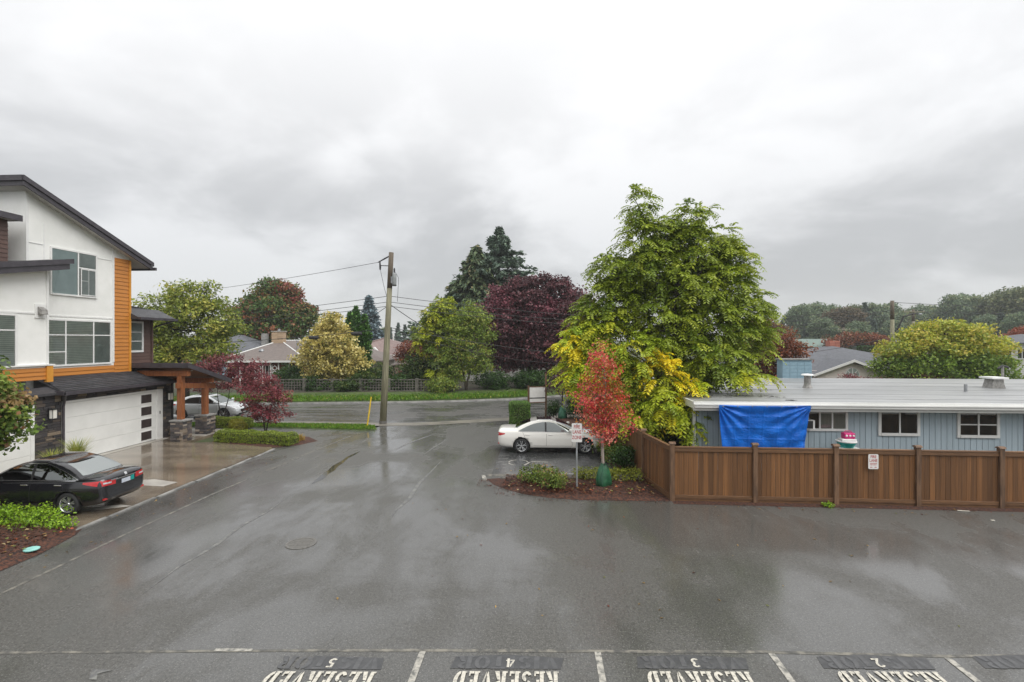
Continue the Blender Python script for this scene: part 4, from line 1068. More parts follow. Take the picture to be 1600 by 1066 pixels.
    tyre = MB().lathe([(wr*.70,-tw),(wr*.93,-tw*1.02),(wr*.99,-tw*.8),(wr,-tw*.4),(wr,tw*.4),(wr*.99,tw*.8),(wr*.93,tw*1.02),(wr*.70,tw)], (0,0,0), 36, 'y', False).mesh('tyre')
    tyre.materials.append(MATS['tyre']); tyre.polygons.foreach_set('use_smooth', [True]*len(tyre.polygons))
    rq = MB().lathe([(wr*.70,-.02),(wr*.74,-tw*.9),(wr*.70,-tw*.95),(wr*.655,-tw*.8),(wr*.64,-.02)], (0,0,0), 36, 'y', False)
    nsp = S['spokes']
    for k in range(nsp):
        a = 2*math.pi*k/nsp + .3
        for da in S['spoke_pair']:
            c0, s0 = math.cos(a+da*.35), math.sin(a+da*.35); c1, s1 = math.cos(a+da), math.sin(a+da)
            w0, w1 = wr*S['spoke_w'], wr*S['spoke_w']*1.15
            p = [(wr*.10*c0-w0*s0, -tw*.62, wr*.10*s0+w0*c0), (wr*.10*c0+w0*s0, -tw*.62, wr*.10*s0-w0*c0), (wr*.67*c1+w1*s1, -tw*.82, wr*.67*s1-w1*c1), (wr*.67*c1-w1*s1, -tw*.82, wr*.67*s1+w1*c1)]
            rq.add(p+[(x, y+.03, z) for x, y, z in p], [(0,1,2,3),(0,4,5,1),(1,5,6,2),(2,6,7,3),(3,7,4,0)])
    rq.lathe([(0,-tw*.78),(wr*.10,-tw*.76),(wr*.15,-tw*.55),(wr*.15,-tw*.3)], (0,0,0), 16, 'y')
    rim = rq.mesh('rim'); rim.materials.append(MATS['alloy'])
    well = MB().lathe([(0,-.02),(wr*.695,-.02),(wr*.695,.02),(0,.02)], (0,0,0), 28, 'y').mesh('brake_disc'); well.materials.append(MATS['rim_dark'])
    for ax in S['axles']:
        for sy in (-1, 1):
            wl = link('wheel', tyre, None, root); wl.location = (ax, sy*(S['hw']-.125), wr)
            if sy > 0: wl.rotation_euler = (0, 0, math.pi)
            link('rim', rim, None, wl); link('brake_disc', well, None, wl)
    return root
WHITE = dict(paint='car_white', hw=.885, wr=.325, axles=(-1.38, 1.38), height=1.445,
  st=[(-2.43,.46,.90,.60,.80),(-2.40,.36,1.00,.73,.90),(-2.30,.27,1.065,.82,.955),(-2.0,.22,1.075,.868,.965),(-1.38,.19,1.05,.885,.955),(-.7,.18,1.0,.885,.945),(0,.18,.98,.885,.935),(.7,.18,.97,.885,.92),(1.1,.19,.96,.88,.895),(1.38,.19,.925,.878,.87),(1.75,.19,.86,.86,.80),(2.0,.21,.79,.81,.73),(2.12,.26,.70,.71,.65),(2.16,.36,.60,.54,.56)],
  cab=[(.86,1.20,-2.0,.83),(.95,1.04,-1.86,.815),(1.08,.80,-1.64,.765),(1.20,.56,-1.40,.715),(1.30,.31,-1.13,.67),(1.36,.12,-.92,.635),(1.40,-.06,-.72,.60)],
  glass=(.955,1.345), mf=.17, mr=.30, mr_top=.06, xB=-.33, trim='grey_metal', wind=(.97,1.35), back=(1.08,1.34), seams=((.82,.78),(-.30,-.30),(-1.05,-1.33)), handles=(-.12,-1.12), hz=.82, handle='car_white', seam='seam_pale',
  tail=(-2.40,-2.10,.76,.90,.50), tail_clear=True, head=(2.02,1.72,.62,.74,.45), plate=.72, trunk_z=.70, spokes=5, spoke_pair=(-.20,.20), spoke_w=.045, dark_roof=(-.95,.2), reflector=True)
make_car('white_sedan', 'white four-door sedan with dark sunroof parked side-on in the bay', (.36, 22.72, 0), R(1.5), WHITE)
BLACK = dict(paint='car_black', hw=.88, wr=.32, axles=(-1.35, 1.35), height=1.495,
  st=[(-2.33,.48,.96,.60,.86),(-2.30,.38,1.04,.74,.95),(-2.20,.28,1.085,.82,.985),(-1.95,.23,1.09,.865,.985),(-1.35,.19,1.06,.88,.975),(-.7,.18,1.02,.88,.955),(0,.18,1.0,.88,.94),(.7,.18,1.0,.88,.93),(1.1,.19,1.0,.875,.92),(1.35,.19,.97,.873,.90),(1.75,.19,.90,.85,.83),(2.05,.21,.80,.80,.73),(2.22,.26,.70,.68,.63),(2.28,.36,.60,.5,.54)],
  cab=[(.88,1.34,-2.0,.825),(.97,1.17,-1.88,.815),(1.12,.89,-1.64,.765),(1.25,.63,-1.39,.72),(1.35,.39,-1.14,.68),(1.415,.18,-.92,.645),(1.455,0,-.72,.61)],
  glass=(.98,1.395), mf=.17, mr=.28, mr_top=.08, xB=-.28, trim='chrome', wind=(.99,1.39), back=(1.08,1.38), rear_glass='car_glass_pale', seams=((.86,.82),(-.27,-.27),(-1.02,-1.28)), handles=(-.10,-1.08), hz=.85, handle='chrome', seam='seam',
  tail=(-2.28,-1.78,.80,.95,.36), tail_clear=True, head=(2.05,1.70,.64,.78,.45), plate=.74, trunk_z=.70, spokes=6, spoke_pair=(-.16,.16), spoke_w=.05, sticker=True, bar=True, reflector=True, model_mark=True)
make_car('black_sedan', 'glossy black four-door sedan with red taillights parked nose-in at left garage', (-14.66, 14.0, .03), R(181.5), BLACK)
SILVER = dict(WHITE, paint='car_silver', hw=.87, axles=(-1.33,1.33), height=1.47, dark_roof=(-.7,.15),
  st=[(-2.13,.48,.96,.60,.86),(-2.10,.38,1.04,.74,.95),(-2.02,.28,1.09,.81,.985),(-1.8,.23,1.09,.855,.985),(-1.33,.19,1.06,.87,.975),(-.7,.18,1.02,.87,.955),(0,.18,1.0,.87,.94),(.7,.18,1.0,.87,.93),(1.1,.19,1.0,.865,.92),(1.35,.19,.96,.863,.89),(1.75,.19,.88,.84,.81),(2.0,.21,.78,.79,.71),(2.14,.26,.68,.67,.61),(2.2,.36,.60,.5,.54)],
  cab=[(.88,1.40,-2.0,.815),(.97,1.22,-1.9,.80),(1.12,.88,-1.72,.745),(1.28,.56,-1.45,.69),(1.37,.34,-1.2,.65),(1.415,.2,-1.0,.61)],
  glass=(.985,1.36), mf=.2, mr=.36, mr_top=.16, xB=-.22, wind=(1.0,1.37), back=(1.08,1.36), seams=((.92,.88),(-.2,-.2),(-1.0,-1.22)), handles=(-.05,-1.0), hz=.86, handle='car_silver', seam='seam', tail=(-2.08,-1.7,.80,.95,.4), head=(2.0,1.5,.66,.80,.42), trim='car_plastic', plate=.6, spokes=7, spoke_pair=(0,), spoke_w=.07)
make_car('silver_car', 'pale silver car parked on the street behind the timber entry posts', (-21.25, 30.75, .01), R(2), SILVER)

# ================================================================== UTILITY POLES AND CABLES
UP = thing('utility_pole', 'tall weathered wooden utility pole with transformer at the lane mouth', 'utility pole', (-9.5, 29.05, 0))
PT = (-9.12, 29.45, 10.15)
def pole_pt(z): t = z/10.15; return (-9.5+.38*t, 29.05+.4*t, z)
MB().tube([pole_pt(z) for z in (-.2, 3, 6, 8)], [.205,.185,.165,.152], 14).build('pole', 'pole_wood', UP, smooth=True)
MB().tube([pole_pt(z) for z in (8.0, 9.2, 10.15)], [.153,.147,.14], 14).build('pole_head', 'pole_top', UP, smooth=True)
px, py, _ = pole_pt(8.5)
tr = MB().lathe([(0,8.12),(.11,8.13),(.125,8.17),(.125,8.83),(.11,8.88),(0,8.92)], (px+.30, py-.12, 0), 18).build('transformer', 'transformer', UP, smooth=True)
MB().lathe([(.03,8.92),(.06,8.98),(.035,9.03),(.06,9.08),(.03,9.2)], (px+.30, py-.12, 0), 10).build('bushing', 'cable', tr)
MB().lathe([(.126,8.16),(.13,8.16),(.13,8.2),(.126,8.2)], (px+.30, py-.12, 0), 18).build('rim_band', 'black_metal', tr)
MB().box(px+.1,py-.16,8.3,px+.22,py-.06,8.7).build('bracket', 'grey_metal', UP)
p2 = pole_pt(9.35); MB().tube([p2, (p2[0]-.62, p2[1]-.05, 9.37)], .025, 6).build('cutout_arm', 'cable', UP)
MB().tube([(p2[0]-.62,p2[1]-.05,9.12),(p2[0]-.62,p2[1]-.05,9.3),(p2[0]-.64,p2[1]-.05,9.62)], [.045,.06,.04], 8).build('fuse_cutout', 'cable', UP)
p3 = pole_pt(10.0); MB().tube([p3, (p3[0]-.4,p3[1]+.1,9.82), (p3[0]-.9,p3[1]+.3,9.62)], [.03,.045,.03], 6).build('insulator', 'cable', UP)
MB().tube([(p2[0]-.62,p2[1]-.05,9.15), (px-.32,py-.05,8.0), (px-.1,py-.1,7.3)], .012, 5).build('lead', 'cable', UP)
MB().tube([(px+.36,py-.12,8.95), (px+.56,py-.12,8.6), (px+.48,py-.1,7.2)], .012, 5).build('lead', 'cable', UP)
MB().tube([pole_pt(.02), pole_pt(.18)], [.222,.22], 14).build('base_band', 'iron', UP)
gm = thing('guy_marker', 'thin yellow guy-wire marker leaning in the grass by the pole', 'guy marker', (-9.98, 27.75, 0))
MB().tube([(0,0,.05),(.10,.02,.8),(.21,.05,1.72)], [.04,.04,.036], 8).build('sleeve', 'yellow_plastic', gm, local=True)
MB().tube([(0,0,-.05),(0,0,.06)], .025, 6).build('anchor_rod', 'iron', gm, local=True)
def cable(name, label, a, b, sag, r=.013, grp=None):
    a, b = Vector(a), Vector(b); pts = []
    for k in range(25):
        t = k/24; p = a+(b-a)*t; p.z -= sag*4*t*(1-t); pts.append(p)
    o = MB().tube(pts, r, 5, False).build(name, 'cable', None); tag(o, label, 'cable', grp); return o
cable('power_line', 'single high power line running left from the top of the utility pole', (p3[0]-.9,p3[1]+.3,9.62), (-75,62,10.2), 1.2, .014)
for i, (z, zz_) in enumerate(((7.55,7.6),(7.2,7.1),(6.95,6.7))):
    cable('service_line', ['upper','middle','lower'][i]+' of three cables running left from middle of the pole', pole_pt(z), (-75,62,zz_), 1.1, .016)
    cable('service_line', ['upper','middle','lower'][i]+' of three cables running right from the pole past purple tree', pole_pt(z), (31.0,47.0,8.0-.4*i), 1.3, .016)
c1 = cable('drop_cable', 'thick cable slanting down right from the pole into yellow-green tree', pole_pt(7.1), (-6.0,44,3.9), .35, .022)
cable('drop_cable', 'cable slanting down left behind the pole towards the cedar', pole_pt(7.0), (-25.0,52,4.6), .5, .018)
cable('telephone_cable', 'low telephone cable crossing in front of cream tree from the pole', pole_pt(5.6), (-75,56,6.6), 1.6, .018)
cable('telephone_cable', 'low telephone cable running right in front of the purple tree', pole_pt(5.7), (31.0,47.0,5.2), 2.0, .018)
cable('drop_cable', 'pale thin cable drooping across the trees right of the pole', pole_pt(5.6), (3.6,38.5,3.1), .6, .014)
for nm, lab, t in (('splice_case', 'black splice case hanging on cable in front of cream tree', .085), ('splice_case', 'black splice case hanging on cable beside the blue spruce', .034)):
    a, b = Vector(pole_pt(5.6)), Vector((-75,56,6.6)); c = a+(b-a)*t; c.z -= 1.6*4*t*(1-t)+.10; d = (b-a).normalized()
    o = MB().tube([c-d*.42, c-d*.34, c+d*.34, c+d*.42], [.05,.11,.11,.05], 8).build(nm, 'cable', None); tag(o, lab, 'splice case')
# poles behind the blue house
def far_pole(name, label, x, y, h, r, arm=None, lamp=False):
    t = thing(name, label, 'utility pole', (x, y, 0))
    MB().tube([(0,0,-.3),(.0,0,h*.80)], [r*1.25,r*1.05], 10).build('pole', 'pole_wood', t, local=True, smooth=True)
    MB().tube([(0,0,h*.80),(0,0,h)], [r*1.06,r*.95], 10).build('pole_head', 'pole_top', t, local=True, smooth=True)
    if arm:
        MB().box(-arm/2,-.06-r,h-.5,arm/2,-r,h-.36).build('crossarm', 'pole_wood', t, local=True)
        for k in range(4): MB().lathe([(.04,h-.36),(.06,h-.28),(.03,h-.22)], (-arm/2+.15+k*(arm-.3)/3, -.03-r, 0), 8).build('insulator', 'frosted', t, local=True)
    if lamp:
        MB().tube([(0,0,h*.62),(.35,-.05,h*.68),(.9,-.1,h*.83),(1.7,-.15,h*.86),(2.1,-.15,h*.86)], [.08,.08,.075,.07,.06], 8).build('lamp_arm', 'cable', t, local=True)
        MB().lathe([(0,-.12),(.14,-.06),(.15,0),(.05,.07),(0,.08)], (2.3,-.15,h*.855), 12).build('lamp_head', 'grey_metal', t, local=True)
        MB().tube([(0,0,h*.6),(1.6,-2.0,h*.35)], .03, 5).build('guy_wire', 'grey_metal', t, local=True)
    return t
far_pole('utility_pole', 'greenish wooden pole with curved street-lamp arm behind the blue house', 31.08, 47.1, 8.45, .15, lamp=True)
far_pole('utility_pole', 'far pole with crossarm behind yellow-green tree at right', 62.26, 89.2, 10.1, .2, arm=3.4)
far_pole('utility_pole', 'distant T-shaped pole above the grey hipped roof', 65.34, 114.45, 7.6, .2, arm=2.6)
cable('power_line', 'thin cable stretching right from the street-lamp pole across far trees', (31.08,47.1,8.3), (95,70,10), .8, .02)
cable('power_line', 'thin cable in the distance left of the T-shaped pole', (65.34,114.45,7.4), (20,110,9.2), .6, .035)
cable('power_line', 'second thin cable crossing the far trees at right', (62.26,89.2,9.7), (130,95,11), .8, .03)
# ================================================================== HOUSES BEYOND
def hip(mbx, x0, x1, y0, y1, ze, zr_, ridge, th=.12):
    """hip roof over rectangle, ridge along y between ridge[0] and ridge[1] (local)"""
    xm = (x0+x1)/2
    mbx.add([(x0,y0,ze),(x1,y0,ze),(x1,y1,ze),(x0,y1,ze),(xm,ridge[0],zr_),(xm,ridge[1],zr_),(x0,y0,ze-th),(x1,y0,ze-th),(x1,y1,ze-th),(x0,y1,ze-th)],
            [(0,1,4),(1,2,5,4),(2,3,5),(3,0,4,5),(0,6,7,1),(1,7,8,2),(2,8,9,3),(3,9,6,0),(6,9,8,7)])
    return mbx
def ridge_cap(parent, a, b, m, r=.06): return MB().tube([a, b], r, 6).build('ridge_cap', m, parent, local=True)
BG = thing('hip_roof_bungalow', 'bungalow with taupe hipped roof and tan chimney across the street', 'house', (-28.6, 49.2, .3), R(6))
wall = MB().box(-3.9, .7, 0, 6.5, 12, 2.35).build('wall', 'brick_red', BG, local=True)
hip(MB(), -4.6, 4.6, 0, 14, 2.5, 4.55, (4.6, 10)).build('roof', 'roof_taupe', BG, local=True)
hip(MB(), 2.0, 12, 2.2, 10, 2.42, 4.5, (5.5, 6.7)).build('roof', 'roof_taupe', BG, local=True)
MB().box(-4.64,-.05,2.34,4.64,.02,2.52).build('fascia', 'white_trim', BG, local=True)
MB().box(-4.6,.02,2.30,4.6,.7,2.36).build('soffit', 'roof_taupe', BG, local=True)
ridge_cap(BG, (-4.6,0,2.53), (0,4.6,4.57), 'white_trim'); ridge_cap(BG, (4.6,0,2.53), (0,4.6,4.57), 'white_trim'); ridge_cap(BG, (0,4.6,4.57), (0,10,4.57), 'white_trim')
cm = MB().box(-.75,4.0,3.6,.5,4.8,5.5).build('chimney', 'chimney_tan', BG, local=True)
for k in range(9):
    for j in range(2):
        o = link('brick', unit_mesh('cube', 'chimney_tan', cube_unit), None, cm); o.location = (-.44+j*.63, 3.99, 3.72+k*.2); o.scale = (.03, .6, .18); o.rotation_euler = (0, 0, R(-90))
MB().box(-.82,3.93,5.505,.57,4.87,5.62).build('chimney_cap', 'concrete', cm, local=True)
MB().lathe([(.15,5.62),(.13,5.85),(.1,5.85)], (-.1,4.4,0), 10).build('chimney_pot', 'grey_metal', cm, local=True)
MB().tube([(2.2,3.4,3.6),(2.2,3.4,4.6)], .05, 8).build('vent_pipe', 'grey_metal', BG, local=True)
MB().lathe([(.28,3.42),(.22,3.62),(.0,3.66)], (-1.0,2.2,.02), 10).build('roof_vent', 'grey_metal', BG, local=True)
for x in (-3.6, -2.3, -.8, -.05, .75, 1.55, 2.6): MB().box(x-.05,.25,0,x+.05,.35,2.3).build('porch_post', 'white_trim', BG, local=True)
for x0, x1 in ((-.75,-.1), (.8,1.5)):     # white ornamental ironwork panels
    q = MB(); cx = (x0+x1)/2
    for cz in (.75, 1.25, 1.75):
        for k in range(10):
            a, b = R(k*36), R(k*36+36); q.tube([(cx+.2*math.cos(a),.3,cz+.2*math.sin(a)),(cx+.2*math.cos(b),.3,cz+.2*math.sin(b))], .04, 5)
        q.box(x0,.27,cz-.03,cx-.2,.33,cz+.03); q.box(cx+.2,.27,cz-.03,x1,.33,cz+.03); q.box(cx-.03,.27,cz+.2,cx+.03,.33,cz+.3)
    q.build('ironwork', 'white_trim', BG, local=True)
def local_window(parent, x0, x1, z0, z1, y, m='dark_room', fr='white_trim'):
    wn = MB().box(x0-.08,y-.05,z0-.08,x0,y,z1+.08).box(x1,y-.05,z0-.08,x1+.08,y,z1+.08).box(x0,y-.05,z1,x1,y,z1+.08).box(x0,y-.05,z0-.08,x1,y,z0).box((x0+x1)/2-.03,y-.04,z0,(x0+x1)/2+.03,y,z1).build('window', fr, parent, local=True)
    MB().box(x0+.002,y-.02,z0+.002,x1-.002,y-.006,z1-.002).build('pane', m, wn, local=True); return wn
local_window(BG, .1, .7, .8, 2.0, .695); local_window(BG, -3.2, -2.4, .8, 2.0, .695); local_window(BG, 4.6, 5.8, .8, 2.0, .695)
MB().box(6.6,2.9,0,11.5,9.5,2.4).build('wall', 'stucco_white', BG, local=True)
H2 = thing('mauve_roof_house', 'house with mauve-brown roof partly hidden behind the utility pole', 'house', (-23.0, 68.0, .2), R(8))
MB().box(-4.6,0,0,6,8,2.6).build('wall', 'stucco_white', H2, local=True)
hip(MB(), -6.5, 7.5, -1, 10, 2.7, 5.0, (3.5, 5)).build('roof', 'roof_mauve', H2, local=True)
MB().box(-6.55,-1.06,2.55,7.55,-.98,2.72).build('fascia', 'white_trim', H2, local=True)
MB().prism('y', [(-1.3,3.1),(.3,3.1),(-.5,3.75)], -.2, 1.5).build('dormer', 'white_trim', H2, local=True)
MB().prism('y', [(-1.0,3.14),(0,3.14),(-.5,3.55)], -.24, -.205).build('dormer_vent', 'dark_wall', H2, local=True)
local_window(H2, -3.3, -2.5, .9, 2.1, -.005, 'dark_room'); local_window(H2, 0, 1.4, .9, 2.1, -.005, 'dark_room')
MB().box(-.9,-.12,0,-.6,-.02,2.5).build('porch_post', 'white_trim', H2, local=True)
ridge_cap(H2, (-6.5,-1,2.72), (.5,3.5,5.02), 'roof_mauve', .12)
MB().tube([(1.5,4,4.6),(1.5,4,5.6)], .09, 8).build('flue', 'white_trim', H2, local=True)
PS = thing('pink_shed', 'small pale pink outbuilding with low arched roof behind lattice wall', 'shed', (-14.3, 49.6, .2), R(4))
MB().prism('y', [(-1.2,0),(1.2,0),(1.2,1.9),(.6,2.15),(0,2.24),(-.6,2.15),(-1.2,1.9)], 0, 2.4).build('wall', 'stucco_pink', PS, local=True)
MB().prism('y', [(-1.4,1.86),(-.65,2.19),(0,2.29),(.65,2.19),(1.4,1.86),(1.4,1.96),(.65,2.29),(0,2.39),(-.65,2.29),(-1.4,1.96)], -.25, 2.6).build('roof', 'roof_mauve', PS, local=True)
MB().box(-.35,-.03,.0,.35,-.003,1.6).build('door', 'brick_red', PS, local=True)
WH = thing('white_siding_house', 'white lap-sided house glimpsed behind the purple tree', 'house', (-5.2, 56.5, .2), R(10))
MB().box(-4,0,0,7,8,2.7).build('wall', 'siding_white', WH, local=True)
for k in range(13):
    o = link('siding_board', unit_mesh('lap', 'siding_white', lap_unit), None, WH); o.location = (1.5, 0, .2+k*.2); o.scale = (.04, 11, .2); o.rotation_euler = (0, 0, R(-90))
hip(MB(), -4.6, 7.6, -.7, 8.7, 2.75, 4.8, (3, 5)).build('roof', 'roof_taupe', WH, local=True)
local_window(WH, -2.6, -1.4, 1.0, 2.1, -.045); local_window(WH, 2.5, 3.6, 1.0, 2.1, -.045)
SH = thing('blue_grey_house', 'blue-grey roofed house corner between the two left trees', 'house', (-40.5, 62, .2), R(12))
MB().box(-4,0,0,4,8,3.2).build('wall', 'blue_block', SH, local=True)
hip(MB(), -4.7, 4.7, -.8, 9, 3.25, 5.4, (3.5, 5)).build('roof', 'roof_grey', SH, local=True)
local_window(SH, 1.5, 3.0, 1.4, 2.7, -.005, 'sky_reflect_tint'); MB().box(3.0,3,3.5,3.7,3.7,5.6).build('chimney', 'concrete_grey', SH, local=True)
# right background
GR = thing('grey_roof_house', 'house with grey hipped roof and pale gable with fan window behind the blue bungalow', 'house', (26.7, 45.5, 0), R(-2))
MB().box(-2.7,.6,0,8.5,11,2.2).build('wall', 'stucco_white', GR, local=True)
MB().prism('y', [(-2.9,0),(2.9,0),(2.9,1.95),(0,3.0),(-2.9,1.95)], 0, 4).build('gable_wall', 'stucco_white', GR, local=True)
MB().prism('y', [(-3.3,1.80),(0,3.08),(3.3,1.80),(3.3,1.93),(0,3.22),(-3.3,1.93)], -.35, 7).build('gable_roof', 'roof_grey', GR, local=True)
MB().prism('y', [(-3.32,1.74),(0,3.02),(3.32,1.74),(3.32,1.94),(0,3.24),(-3.32,1.94)], -.40, -.353).build('bargeboard', 'white_trim', GR, local=True)
hip(MB(), -7.0, 11.5, 1.6, 15, 2.15, 4.3, (7.5, 9)).build('roof', 'roof_grey', GR, local=True)
q = MB(); q.prism('y', [(.62*math.cos(R(k*18)), 1.75+.78*math.sin(R(k*18))) for k in range(11)], -.05, -.006)
fw = q.build('fan_window', 'white_trim', GR, local=True)
for k in range(4):
    a0, a1 = R(k*45+4), R(k*45+41)
    MB().prism('y', [(.05,1.80),(.05+.0,1.80)][:0]+[(.12*math.cos((a0+a1)/2),1.8+.12*math.sin((a0+a1)/2))]+[(.54*math.cos(a0+(a1-a0)*t/4), 1.8+.68*math.sin(a0+(a1-a0)*t/4)) for t in range(5)], -.06, -.052).build('pane', 'room_reflect_grey', fw, local=True)
cr_ = MB().box(2.15,8.0,3.4,3.15,8.8,4.85).build('chimney', 'chimney_red', GR, local=True)
for k in range(7):
    for j in range(2):
        o = link('brick', unit_mesh('cube', 'chimney_red', cube_unit), None, cr_); o.location = (2.40+j*.5, 7.99, 3.5+k*.19); o.scale = (.03, .47, .17); o.rotation_euler = (0, 0, R(-90))
for x, y, z in ((-4.6,4.6,2.85),(-3.2,4.9,2.95),(-1.6,5.3,3.2),(.2,5.2,3.3)): MB().box(x-.22,y-.2,z-.15,x+.22,y+.2,z+.12).build('roof_vent', 'grey_metal', GR, local=True)
MB().box(3.4,1.50,2.02,11.5,1.58,2.17).build('gutter', 'white_trim', GR, local=True)
GH = thing('cream_gable_house', 'tiny cream gabled house beside the rust tree behind blue bungalow', 'house', (29.8, 63, .2), R(-14))
MB().prism('y', [(-1.7,0),(1.7,0),(1.7,3.4),(0,4.9),(-1.7,3.4)], 0, 6).build('wall', 'stucco_white', GH, local=True)
MB().prism('y', [(-2.0,3.1),(0,4.85),(2.0,3.1),(2.0,3.25),(0,5.02),(-2.0,3.25)], -.3, 6.2).build('roof', 'roof_grey', GH, local=True)
local_window(GH, -.9, -.1, 2.6, 4.1, -.005); local_window(GH, .4, 1.1, 2.6, 3.6, -.005)
GB = thing('green_roof_shed', 'long low building with pale green metal roof in the distance', 'building', (50, 98, .2), R(-20))
MB().box(-9,0,0,9,8,3.4).build('wall', 'concrete_grey', GB, local=True)
MB().prism('x', [(-.4,3.3),(4,4.7),(8.4,3.3),(8.4,3.45),(4,4.9),(-.4,3.45)], -9.4, 9.4).build('roof', 'green_roof', GB, local=True)
RW = thing('white_house', 'white two-storey house at right edge behind yellow-green tree', 'house', (52.5, 58.5, .2), R(-30))
MB().box(-4,0,0,5,8,4.4).build('wall', 'siding_white', RW, local=True)
for k in range(21):
    o = link('siding_board', unit_mesh('lap', 'siding_white', lap_unit), None, RW); o.location = (.5, 0, .2+k*.2); o.scale = (.05, 9, .2); o.rotation_euler = (0, 0, R(-90))
hip(MB(), -4.5, 5.5, -.5, 8.5, 4.42, 5.4, (3.5, 4.5)).build('roof', 'roof_grey', RW, local=True)
for x in (-3.0, -1.8, -.6, .8): local_window(RW, x, x+.7, 2.7, 3.7, -.055)
RV = thing('white_gable_house', 'white gabled house end peeking out left of yellow-green tree', 'house', (41.5, 62, .2), R(-38))
MB().prism('y', [(-3,0),(3,0),(3,2.6),(0,4.4),(-3,2.6)], 0, 9).build('wall', 'siding_white', RV, local=True)
MB().prism('y', [(-3.5,2.45),(0,4.5),(3.5,2.45),(3.5,2.6),(0,4.7),(-3.5,2.6)], -.4, 9.4).build('roof', 'roof_mauve', RV, local=True)
local_window(RV, -.6, .5, 2.2, 3.1, -.005)
# lattice block wall across the street
LW = thing('lattice_wall', 'low grey lattice-block garden wall along far side of the street', 'wall', (-16, 43.7, .3), R(3.7))
for i in range(7):
    x = -7.8+i*2.5
    MB().box(x-.13,-.13,0,x+.13,.13,1.22).build('pier', 'block_grey', LW, local=True)
    if i == 6: break
    x0, x1 = x+.13, x+2.37
    MB().box(x0,-.06,0,x1,.06,.16).build('base_course', 'block_grey', LW, local=True)
    MB().box(x0,-.09,1.06,x1,.09,1.14).build('coping', 'block_grey', LW, local=True)
    q = MB(); n = 9; s = (x1-x0)/n
    for k in range(n+1): q.box(x0+k*s-.028,-.05,.161,x0+k*s+.028,.05,1.059)
    for k in range(1, 4): q.box(x0,-.045,.16+k*.225-.028,x1,.045,.16+k*.225+.028)
    o = q.build('lattice_blocks', 'block_grey', LW, local=True)

# ================================================================== VEGETATION
def leaf_object(name, parent, ctr, d, s, L, W, col, m='leaf', fold=.18):
    """ctr,d,s: (n,3) arrays; diamond leaves, slightly folded"""
    n = len(ctr); nn = np.cross(d, s)
    V = np.empty((n, 4, 3)); L = L[:, None]; W = W[:, None]
    V[:, 0] = ctr - d*L*.5; V[:, 2] = ctr + d*L*.5
    V[:, 1] = ctr + s*W*.5 + nn*W*fold; V[:, 3] = ctr - s*W*.5 + nn*W*fold
    me = bpy.data.meshes.new(name); me.vertices.add(4*n); me.vertices.foreach_set('co', V.reshape(-1))
    me.loops.add(4*n); me.loops.foreach_set('vertex_index', np.arange(4*n, dtype=np.int32))
    me.polygons.add(n); me.polygons.foreach_set('loop_start', np.arange(0, 4*n, 4, dtype=np.int32))
    me.update(calc_edges=True)
    ca = me.color_attributes.new('Col', 'FLOAT_COLOR', 'POINT')
    C4 = np.ones((n, 4, 4)); C4[:, :, :3] = col[:, None, :]; ca.data.foreach_set('color', C4.reshape(-1))
    me.materials.append(MATS[m]); return link(name, me, None, parent)
def unit(a): return a/np.maximum(np.linalg.norm(a, axis=1, keepdims=True), 1e-6)
def pick(rng, pal, n):
    w_ = np.array([p[0] for p in pal], float); idx = rng.choice(len(pal), n, p=w_/w_.sum()); return np.array([p[1] for p in pal])[idx]
def lin(h): return tuple(min(.85, 1.2*c) for c in srgb(*h))
def crown_clumps(rng, lobes, per, shell=.55, rough=.28):
    out = []
    for li, (cx, cy, cz, rx, ry, rz) in enumerate(lobes):
        vol = rx*ry*rz; n = max(4, int(per*(vol**.667)))
        dv = unit(rng.normal(size=(n, 3))); rad = (shell+(1-shell)*rng.random(n)**.6)
        rad *= 1+rough*np.sin(dv[:, 0]*5+li)*np.cos(dv[:, 1]*4.3+li*2)*np.sin(dv[:, 2]*4.7+1) + rng.normal(size=n)*rough*.35 + (rng.random(n) < .10)*.22
        P = np.array([cx, cy, cz])+dv*rad[:, None]*np.array([rx, ry, rz])
        out.append(np.c_[P, np.full(n, li)])
    return np.concatenate(out)
